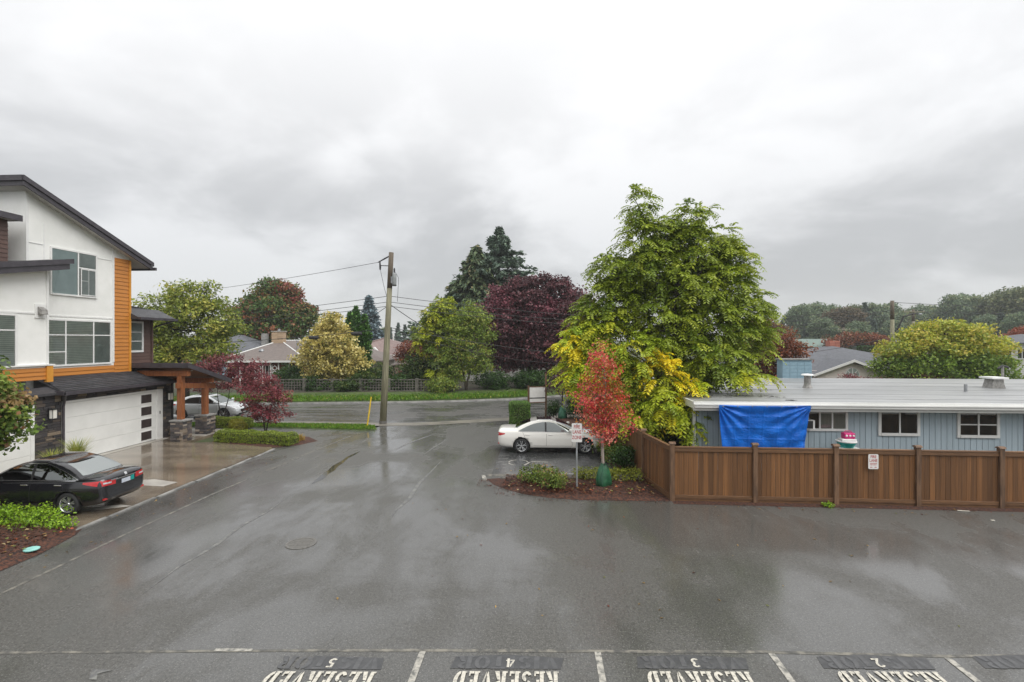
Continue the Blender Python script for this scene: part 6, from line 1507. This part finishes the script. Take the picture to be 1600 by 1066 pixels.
HC = G_((4,(84,118,46)),(3,(104,136,56)),(2,(64,94,38)),(1,(132,158,80)))
hedge('low_hedge', 'long low clipped hedge at the edge of the driveway under red maple', -13.75, 23.15, 4.1, .75, .52, HG, 1, R(-9), 11000)
hedge('low_hedge', 'yellowish low clipped hedge behind the long hedge near the piers', -16.3, 25.75, 1.9, .7, .55, HGy, 2, R(-52), 6500)
hedge('low_hedge', 'short clipped hedge beside the far stone pier', -17.6, 27.1, 2.4, .7, .55, HG, 3, R(-3), 6500)
hedge('block_hedge', 'square clipped green hedge block beyond the white car', -1.45, 29.35, 1.15, 1.1, 1.28, HC, 4, R(8), 9000)
# island shrubs
SHp = G_((4,(96,116,46)),(3,(120,132,58)),(2,(76,92,40)),(1,(146,112,76)))
SHy = G_((4,(126,132,40)),(3,(104,116,38)),(2,(146,150,54)))
shrub('island_shrub', 'pale loose shrub at the left tip of mulch island', (-.42, 17.25, .08), .48, .55, SHp, 91, (.10,.045), .14, 130, 18)
shrub('island_shrub', 'largest bronze-green shrub in the mulch island left of sign post', (.22, 16.55, .08), .50, .68, SHp, 92, (.10,.045), .14, 140, 20)
shrub('island_shrub', 'small yellow-green shrub right of the sign post at island kerb', (1.38, 17.75, .08), .36, .42, SHy, 93, (.08,.035), .10, 170, 18)
shrub('island_shrub', 'small yellow-green shrub left behind the watering bag', (1.95, 17.75, .08), .34, .38, SHy, 94, (.08,.035), .10, 170, 18)
shrub('island_shrub', 'small yellow-green shrub right behind the watering bag', (2.45, 17.75, .08), .30, .38, SHy, 95, (.08,.035), .10, 170, 18)
shrub('island_shrub', 'low dark yellow-green shrub against the fence corner', (3.0, 17.75, .08), .42, .42, SHy, 96, (.08,.035), .10, 150, 18)
for k, (x, y, r_, h) in enumerate(((3.0,19.3,.5,1.0),(2.85,20.4,.45,.9),(2.65,21.6,.45,.8),(2.5,23.0,.4,.7))):
    shrub('fence_shrub', ['nearest','second','third','farthest'][k]+' leafy green shrub along the fence beside the bay', (x, y, .02), r_, h, SHp if k else GRN, 100+k, (.11,.05), .15, 110, 18)
sheet('fence_bed', [(2.3,24),(2.9,24),(3.55,18.3),(2.7,18.3)], .012, 'mulch')
# left foreground plants
BR = G_((4,(118,152,34)),(3,(138,168,44)),(2,(96,128,30)))
for k, (x, y, r_, h) in enumerate(((-15.2,12.35,.55,.62),(-14.2,12.35,.5,.55),(-13.3,12.4,.5,.45),(-12.6,12.25,.36,.26))):
    shrub('bed_shrub', ['leftmost','second from left','third from left','rightmost and lowest'][k]+' bright green shrub in front of the black car', (x, y, .08), r_, h, BR, 110+k, (.085,.035), .12, 170, 18)
shrub('bed_shrub', 'small grassy green tuft at the left picture edge in mulch', (-12.7, 10.45, .1), .22, .25, BR, 115, (.08,.03), .08, 200, 14, 3)
# fountain grass by the garage
def tuft(name, label, base, n, h, spread, pal, seed):
    rng = np.random.default_rng(seed); root = thing(name, label, 'ornamental grass', base)
    mb = MB(); cols = []
    for k in range(n):
        a = rng.random()*6.283; l = h*(.6+.5*rng.random()); o = spread*(.3+.9*rng.random()); p0 = Vector((rng.normal()*.06, rng.normal()*.06, 0)); dirv = Vector((math.cos(a), math.sin(a), 0)); sd_ = Vector((-dirv.y, dirv.x, 0))
        pts = [p0+dirv*o*t*t+Vector((0, 0, l*(t-.28*t*t))) for t in (0, .35, .7, 1)]; w_ = .011
        c = pick(rng, pal, 1)[0]
        vs = []
        for i, p in enumerate(pts): ww = w_*(1, .9, .6, .08)[i]; vs += [p-sd_*ww, p+sd_*ww]
        mb.add(vs, [(0,1,3,2),(2,3,5,4),(4,5,7,6)]); cols += [c]*8
    me = bpy.data.meshes.new('blades'); me.from_pydata(mb.v, [], mb.f); ca = me.color_attributes.new('Col', 'FLOAT_COLOR', 'POINT')
    C4 = np.ones((len(mb.v), 4)); C4[:, :3] = np.array(cols); ca.data.foreach_set('color', C4.reshape(-1)); o = link('blades', me, 'leaf', root); return root
FG = G_((3,(150,156,70)),(2,(172,170,96)),(2,(116,134,50)))
tuft('fountain_grass', 'spiky ornamental grass clump in front of the stone garage pillar', (-17.9, 17.2, .03), 240, 1.25, .5, FG, 1)
tuft('fountain_grass', 'taller arching ornamental grass clump in front of white garage door', (-17.8, 18.05, .03), 320, 1.55, .55, FG, 2)
tuft('fountain_grass', 'small straw-coloured grass tuft at the right end of the low hedge', (-11.75, 23.6, .05), 90, .5, .2, G_((3,(176,150,84)),(1,(140,120,60))), 3)
# ---- right background vegetation
RU = G_((4,(116,66,46)),(3,(136,84,56)),(2,(88,56,42)),(1,(96,80,48)))
leafy('rust_tree', 'rust-brown spreading tree behind the left end of the flat roof', 'tree', (16.3, 37.3, .0), [(0,0,4.9,1.6,1.4,.6),(-1.4,0,4.5,1.4,1.3,.6),(1.2,0,4.3,1.3,1.2,.6),(0,-.3,3.9,2.1,1.5,.6),(.2,-.4,3.2,2.2,1.5,.6),(0,-.4,2.4,2.2,1.4,.7)], RU, (.22,.1), .3, 46, 28, 121, 'bark_dark', .14, up=.9)
YR = G_((4,(168,168,62)),(3,(150,158,58)),(2,(128,144,52)),(2,(182,168,74)))
YRg = G_((4,(108,134,52)),(3,(128,148,58)),(2,(92,116,46)))
leafy('yellow_green_tree', 'broad yellow-green tree rising behind the right half of the flat roof', 'tree', (30.7, 40.4, 0), [(-0.35,0,5.7,1.67,1.7,0.7),(1.54,0,5.3,1.58,1.6,0.7),(-2.24,0,4.9,1.58,1.6,0.7),(2.92,0,4.4,1.41,1.5,0.7),(-3.45,0,4.0,1.41,1.5,0.7),(-0.09,-0.5,4.4,2.29,1.8,0.8),(-1.9,-0.6,3.2,2.11,1.6,0.8),(1.71,-0.6,3.3,2.2,1.6,0.8),(-4.31,-0.2,2.9,1.06,1.2,0.6),(3.26,0,3.2,0.79,1.0,0.6),(-0.35,-0.7,2.3,2.64,1.6,0.8),(2.75,-0.4,2.2,1.23,1.4,0.8),(-3.27,-0.5,2.2,1.58,1.4,0.7)], YR, (.24,.13), .34, 46, 30, 122, 'bark', .2, lobe_pal={6: YRg, 7: YRg, 10: YRg, 8: YRg, 11: YRg, 12: YRg}, twigs=140, rough=.34)
leafy('purple_shrub', 'reddish-purple twiggy shrub left of the fan window gable', 'shrub', (24.3, 39.5, 0), [(0,0,1.75,1.2,.8,.35),(-1.3,0,1.95,.7,.7,.4),(1.2,0,1.7,.9,.7,.3)], JM2, (.14,.06), .2, 70, 22, 123, 'bark_dark', .05, 2.2, shell=.3)
leafy('purple_shrub', 'reddish-purple twiggy shrub right of the fan window gable', 'shrub', (27.2, 39.2, 0), [(.4,0,2.1,.8,.8,.5),(1.4,0,2.1,.8,.7,.45),(2.2,0,1.9,.8,.7,.45)], JM2, (.14,.06), .2, 70, 22, 124, 'bark_dark', .05, 2.2, shell=.3)
OR = G_((4,(138,80,60)),(3,(120,68,52)),(2,(152,102,70)))
leafy('orange_red_tree', 'orange-red tree at the right picture edge behind yellow-green tree', 'tree', (58.5, 64.5, 0), [(0,0,5.4,2.0,2,.9),(-2,0,4.6,1.6,1.6,.8),(2,0,4.8,2,2,.9),(0,-.5,3.6,2.8,2,1.0)], OR, (.3,.18), .42, 34, 28, 125, 'bark_dark', .18)
leafy('rust_tree', 'faded rust-green tree in the distance above cream gabled house', 'tree', (33.5, 82, 0), [(0,0,7.2,2.4,2,1.0),(-2.6,0,6.4,2.2,2,1.0),(2.8,0,6.2,2.2,2,1.0),(0,-.5,5.0,3.6,2.2,1.2)], RU+G_((4,(96,100,60))), (.36,.2), .5, 28, 26, 126, 'bark_dark', .2)
leafy('rust_tree', 'low rusty tree line patch above the grey hipped roof', 'tree', (57, 96, 0), [(0,0,5.2,2.6,2,.9),(3,0,4.8,2.4,2,.9),(-3,0,4.4,2.4,2,.9)], RU, (.4,.22), .55, 24, 24, 127, 'bark_dark', .2)
hedge('tall_hedge', 'dark green clipped hedge behind the grey roof in the distance', 38, 76, 12, 1.4, 3.6, GRN, 5, R(-10), 9000, .2)
hedge('tall_hedge', 'dark clipped hedge patch right of the red chimney', 47, 74, 5, 1.4, 4.0, GRN, 6, R(-25), 5000, .2)
# far tree line: a few kinds, copied
FA = G_((4,(100,118,90)),(3,(112,128,96)),(2,(86,104,80)),(1,(126,132,92)))
FB = G_((4,(104,112,74)),(3,(88,100,68)),(2,(122,124,84)))
FC = G_((4,(72,88,78)),(3,(62,78,70)),(2,(84,98,84)))
FD = G_((4,(96,84,64)),(3,(84,80,60)),(2,(110,92,70)))
gp = 'distant trees along the horizon'
def ftree(pal, seed, lab, tall=1.0): return leafy('distant_tree', lab, 'tree', (0, 0, -50), [(0,0,15*tall,3.0,3,2.4),(-2.6,0,12.5,2.8,2.6,2.2),(2.8,0,12.8,2.8,2.6,2.2),(0,-.5,10,3.6,3,2.6),(-2.4,0,7.5,3.0,2.8,2.2),(2.6,0,7.2,3.0,2.8,2.2),(0,0,4.6,3.6,3,2.2)], pal, (.75,.5), .95, 18, 22, seed, 'bark_dark', .32, twigs=40, group=gp, rough=.36)
LF = 'hazy green deciduous tree in the distant tree line'; LB = 'hazy olive tree in the distant tree line'; LC = 'hazy dark conifer in the distant tree line'; LD = 'hazy brownish tree in the distant tree line'
K1 = ftree(FA, 201, LF); K2 = ftree(FB, 202, LB, .9); K4 = ftree(FD, 204, LD, .85)
K3 = conifer('distant_tree', LC, (0, 0, -50), 18, 4.2, FC, 203, .06, 26, 9, 1.5, .15, group=gp, nq=14)
KIND = {1: K1, 2: K2, 3: K3, 4: K4}; used = set()
rr_ = random.Random(77)

def far_at(u, D, top_v, kind):
    """stand a distant tree on the ground at bearing u (pixels of a 1600 px wide view) and distance D"""
    X = (u-800)*D/785; a = R(3.7); x = X*math.cos(a)-D*math.sin(a); y = X*math.sin(a)+D*math.cos(a); h = 4.95+(531-top_v)*D/785
    s = h/(17.2 if kind == 1 else 15.8 if kind == 2 else 18 if kind == 3 else 15)
    src = KIND[kind]; sw = s*rr_.uniform(.85, 1.15)
    if kind not in used:
        used.add(kind); src.location = (x, y, 0); src.scale = (sw, sw, s); src.rotation_euler = (0, 0, rr_.uniform(0, 6)); return
    copy_tree(src, (x, y, 0), rr_.uniform(0, 6), (sw, sw, s))
for u, D, v_, k in ((1222,190,500,3),(1205,200,505,1),(1250,170,480,1),(1275,175,477,1),(1300,180,480,1),(1318,150,486,4),(1335,175,480,2),(1352,170,474,3),(1368,172,478,1),(1388,175,477,1),(1408,180,486,2),(1420,190,484,3),(1438,185,480,1),(1455,190,482,2),(1472,195,483,1),(1490,165,466,1),(1508,168,464,1),(1522,165,468,1),(1545,160,468,3),(1560,158,462,2),(1578,155,456,2),(1598,150,455,2),(1618,150,458,1),(1640,160,460,2),(1448,140,505,3),(1470,140,503,2),(1540,135,495,1),(1260,150,505,3),(1285,145,500,1),(1340,140,505,1),(1365,140,500,3),(1395,140,503,1),(1420,140,506,2),(1565,130,490,3),(1590,125,492,1),
                    (610,190,512,3),(622,185,505,3),(633,180,508,3),(645,185,510,3),(655,190,512,1),(600,195,514,1),(560,190,512,1),(535,200,512,3),(500,200,510,1),(345,120,505,1)):
    far_at(u, D, v_, k)
# ---- grass on the verges (stuff)
def grass(name, label, poly, n, h, seed, zf, w_=.014):
    rng = np.random.default_rng(seed); P = np.array(poly); lo, hi = P.min(0), P.max(0); pts = []
    from mathutils.geometry import intersect_point_tri_2d
    def inside(x, y):
        c = False; j = len(poly)-1
        for i in range(len(poly)):
            (xi, yi), (xj, yj) = poly[i], poly[j]
            if (yi > y) != (yj > y) and x < (xj-xi)*(y-yi)/(yj-yi)+xi: c = not c
            j = i
        return c
    while len(pts) < n:
        x, y = lo+(hi-lo)*rng.random(2)
        if inside(x, y): pts.append((x, y, zf(x, y)))
    C = np.array(pts); L = h*(.5+.9*rng.random(n)); d = unit(np.array([0, 0, 1.0])+rng.normal(size=(n, 3))*.35); s = unit(np.cross(d, rng.normal(size=(n, 3)))); C += d*(L*.4)[:, None]
    col = np.clip(pick(rng, G_((4,(84,120,34)),(3,(102,136,42)),(2,(70,98,30)),(1,(136,138,62))), n)*(1+.15*rng.normal(size=(n, 1))), .004, .9)
    o = leaf_object(name, None, C, d, s, L, np.full(n, w_*2), col); o['kind'] = 'stuff'; o['label'] = label; o['category'] = 'grass'
grass('grass_blades', 'short green grass on the verge beside the lane mouth', [(-24,27.35),(-16.5,27.4),(-10.0,26.82),(-9.25,27.0),(-9.6,27.9),(-10.3,28.3),(-16,28.35),(-24,28.1)], 9000, .10, 1, lambda x, y: .06, .03)
VP = VB[2:8]+list(reversed(VB2[2:8]))
grass('grass_blades', 'green grass bank along the far side of the street', [tuple(p) for p in VP], 16000, .2, 2, lambda x, y: .2, .06)
rl = np.random.default_rng(5); n = 260     # fallen leaves on mulch: uncountable litter
Cx = np.c_[rl.uniform(-16,-11.9,n//2), rl.uniform(9.5,12.2,n//2), np.full(n//2,.145)]; Cy = np.c_[rl.uniform(-1.2,3.6,n//2), rl.uniform(16.0,18.0,n//2), np.full(n//2,.125)]
Cc = np.concatenate([Cx, Cy]); dn = unit(rl.normal(size=(len(Cc),3))*np.array([1,1,.12])); sn = unit(np.cross(np.array([0,0,1.0])+rl.normal(size=(len(Cc),3))*.2, dn))
o = leaf_object('fallen_leaves', None, Cc, dn, sn, np.full(len(Cc),.10), np.full(len(Cc),.07), pick(rl, G_((3,(168,150,110)),(2,(150,120,70)),(1,(180,90,60)),(2,(120,130,70))), len(Cc))); o['kind'] = 'stuff'; o['label'] = 'fallen leaves scattered over the mulch beds'; o['category'] = 'leaves'
def scatter(name, label, cat, rects, z, n, size, pal, seed):
    rg = np.random.default_rng(seed); Cs = []
    for (xa, xb, ya, yb) in rects: Cs.append(np.c_[rg.uniform(xa, xb, n//len(rects)), rg.uniform(ya, yb, n//len(rects)), np.full(n//len(rects), z)])
    C_ = np.concatenate(Cs); k = len(C_); d_ = unit(rg.normal(size=(k,3))*np.array([1,1,.15])); s_ = unit(np.cross(np.array([0,0,1.0])+rg.normal(size=(k,3))*.25, d_)); sz = size*(.6+.8*rg.random(k))
    ob = leaf_object(name, None, C_, d_, s_, sz, sz*.4, pick(rg, pal, k)*(1+.2*rg.normal(size=(k,1))).clip(.4,1.6)); ob['kind'] = 'stuff'; ob['label'] = label; ob['category'] = cat
CH = G_((4,(84,48,34)),(3,(58,34,26)),(2,(112,66,46)),(1,(40,26,22)))
scatter('mulch_chips', 'dark wood chips lying loose over mulch island and its edge', 'mulch', [(-.4,3.6,15.85,18.0),(-1.4,.3,16.6,18.0),(-.8,1.5,15.95,17)], .122, 2600, .09, CH, 1)
scatter('mulch_chips', 'wood chips spilled on the asphalt at the island edge', 'mulch', [(-.2,3.8,15.4,15.66),(-1.7,-.6,15.9,16.9),(-2.3,-1.6,16.8,17.7),(4,16,15.3,15.5)], .012, 420, .06, CH, 2)
scatter('mulch_chips', 'dark wood chips lying loose over the left foreground bed', 'mulch', [(-15,-12.0,8.8,12.2)], .145, 1600, .08, CH, 3)
LFp = G_((3,(128,104,62)),(2,(150,120,64)),(2,(110,60,44)),(1,(96,100,52)))
scatter('fallen_leaves', 'few fallen leaves along the fence foot and the gutter', 'leaves', [(4,17,14.9,15.5),(-12.0,-10.8,10,22),(-2,3.3,18.6,19.4),(-4,8,9,15)], .009, 200, .08, LFp, 4)
shrub('weed', 'small bright green weed growing at the fence foot', (8.35, 15.42, .0), .12, .14, BR, 131, (.06,.03), .05, 250, 12, 3, cat='weed', tr=.008)
tag(MB().box(12.2,14.55,.002,12.29,14.60,.014).build('litter_scrap', 'litter', None), 'tiny pale scrap of litter on the wet asphalt near the fence', 'litter')
tag(MB().prism('z', [(11.9,15.3),(12.2,15.26),(12.22,15.30),(11.92,15.35)], .01, .02).build('wood_sliver', 'litter', None), 'thin pale sliver of wood lying at the fence foot', 'wood scrap')
# ================================================================== AIR
HZ = MB().box(-260,-40,-1.3,320,420,30)
hz = HZ.build('haze', None, None); hz['kind'] = 'stuff'
m = bpy.data.materials.new('haze_air'); m.use_nodes = True; t = m.node_tree; t.nodes.clear()
pv = t.nodes.new('ShaderNodeVolumePrincipled'); pv.inputs['Color'].default_value = (.86, .89, .92, 1); pv.inputs['Density'].default_value = .0005; pv.inputs['Anisotropy'].default_value = .2
om = t.nodes.new('ShaderNodeOutputMaterial'); t.links.new(pv.outputs[0], om.inputs['Volume']); hz.data.materials.append(m)
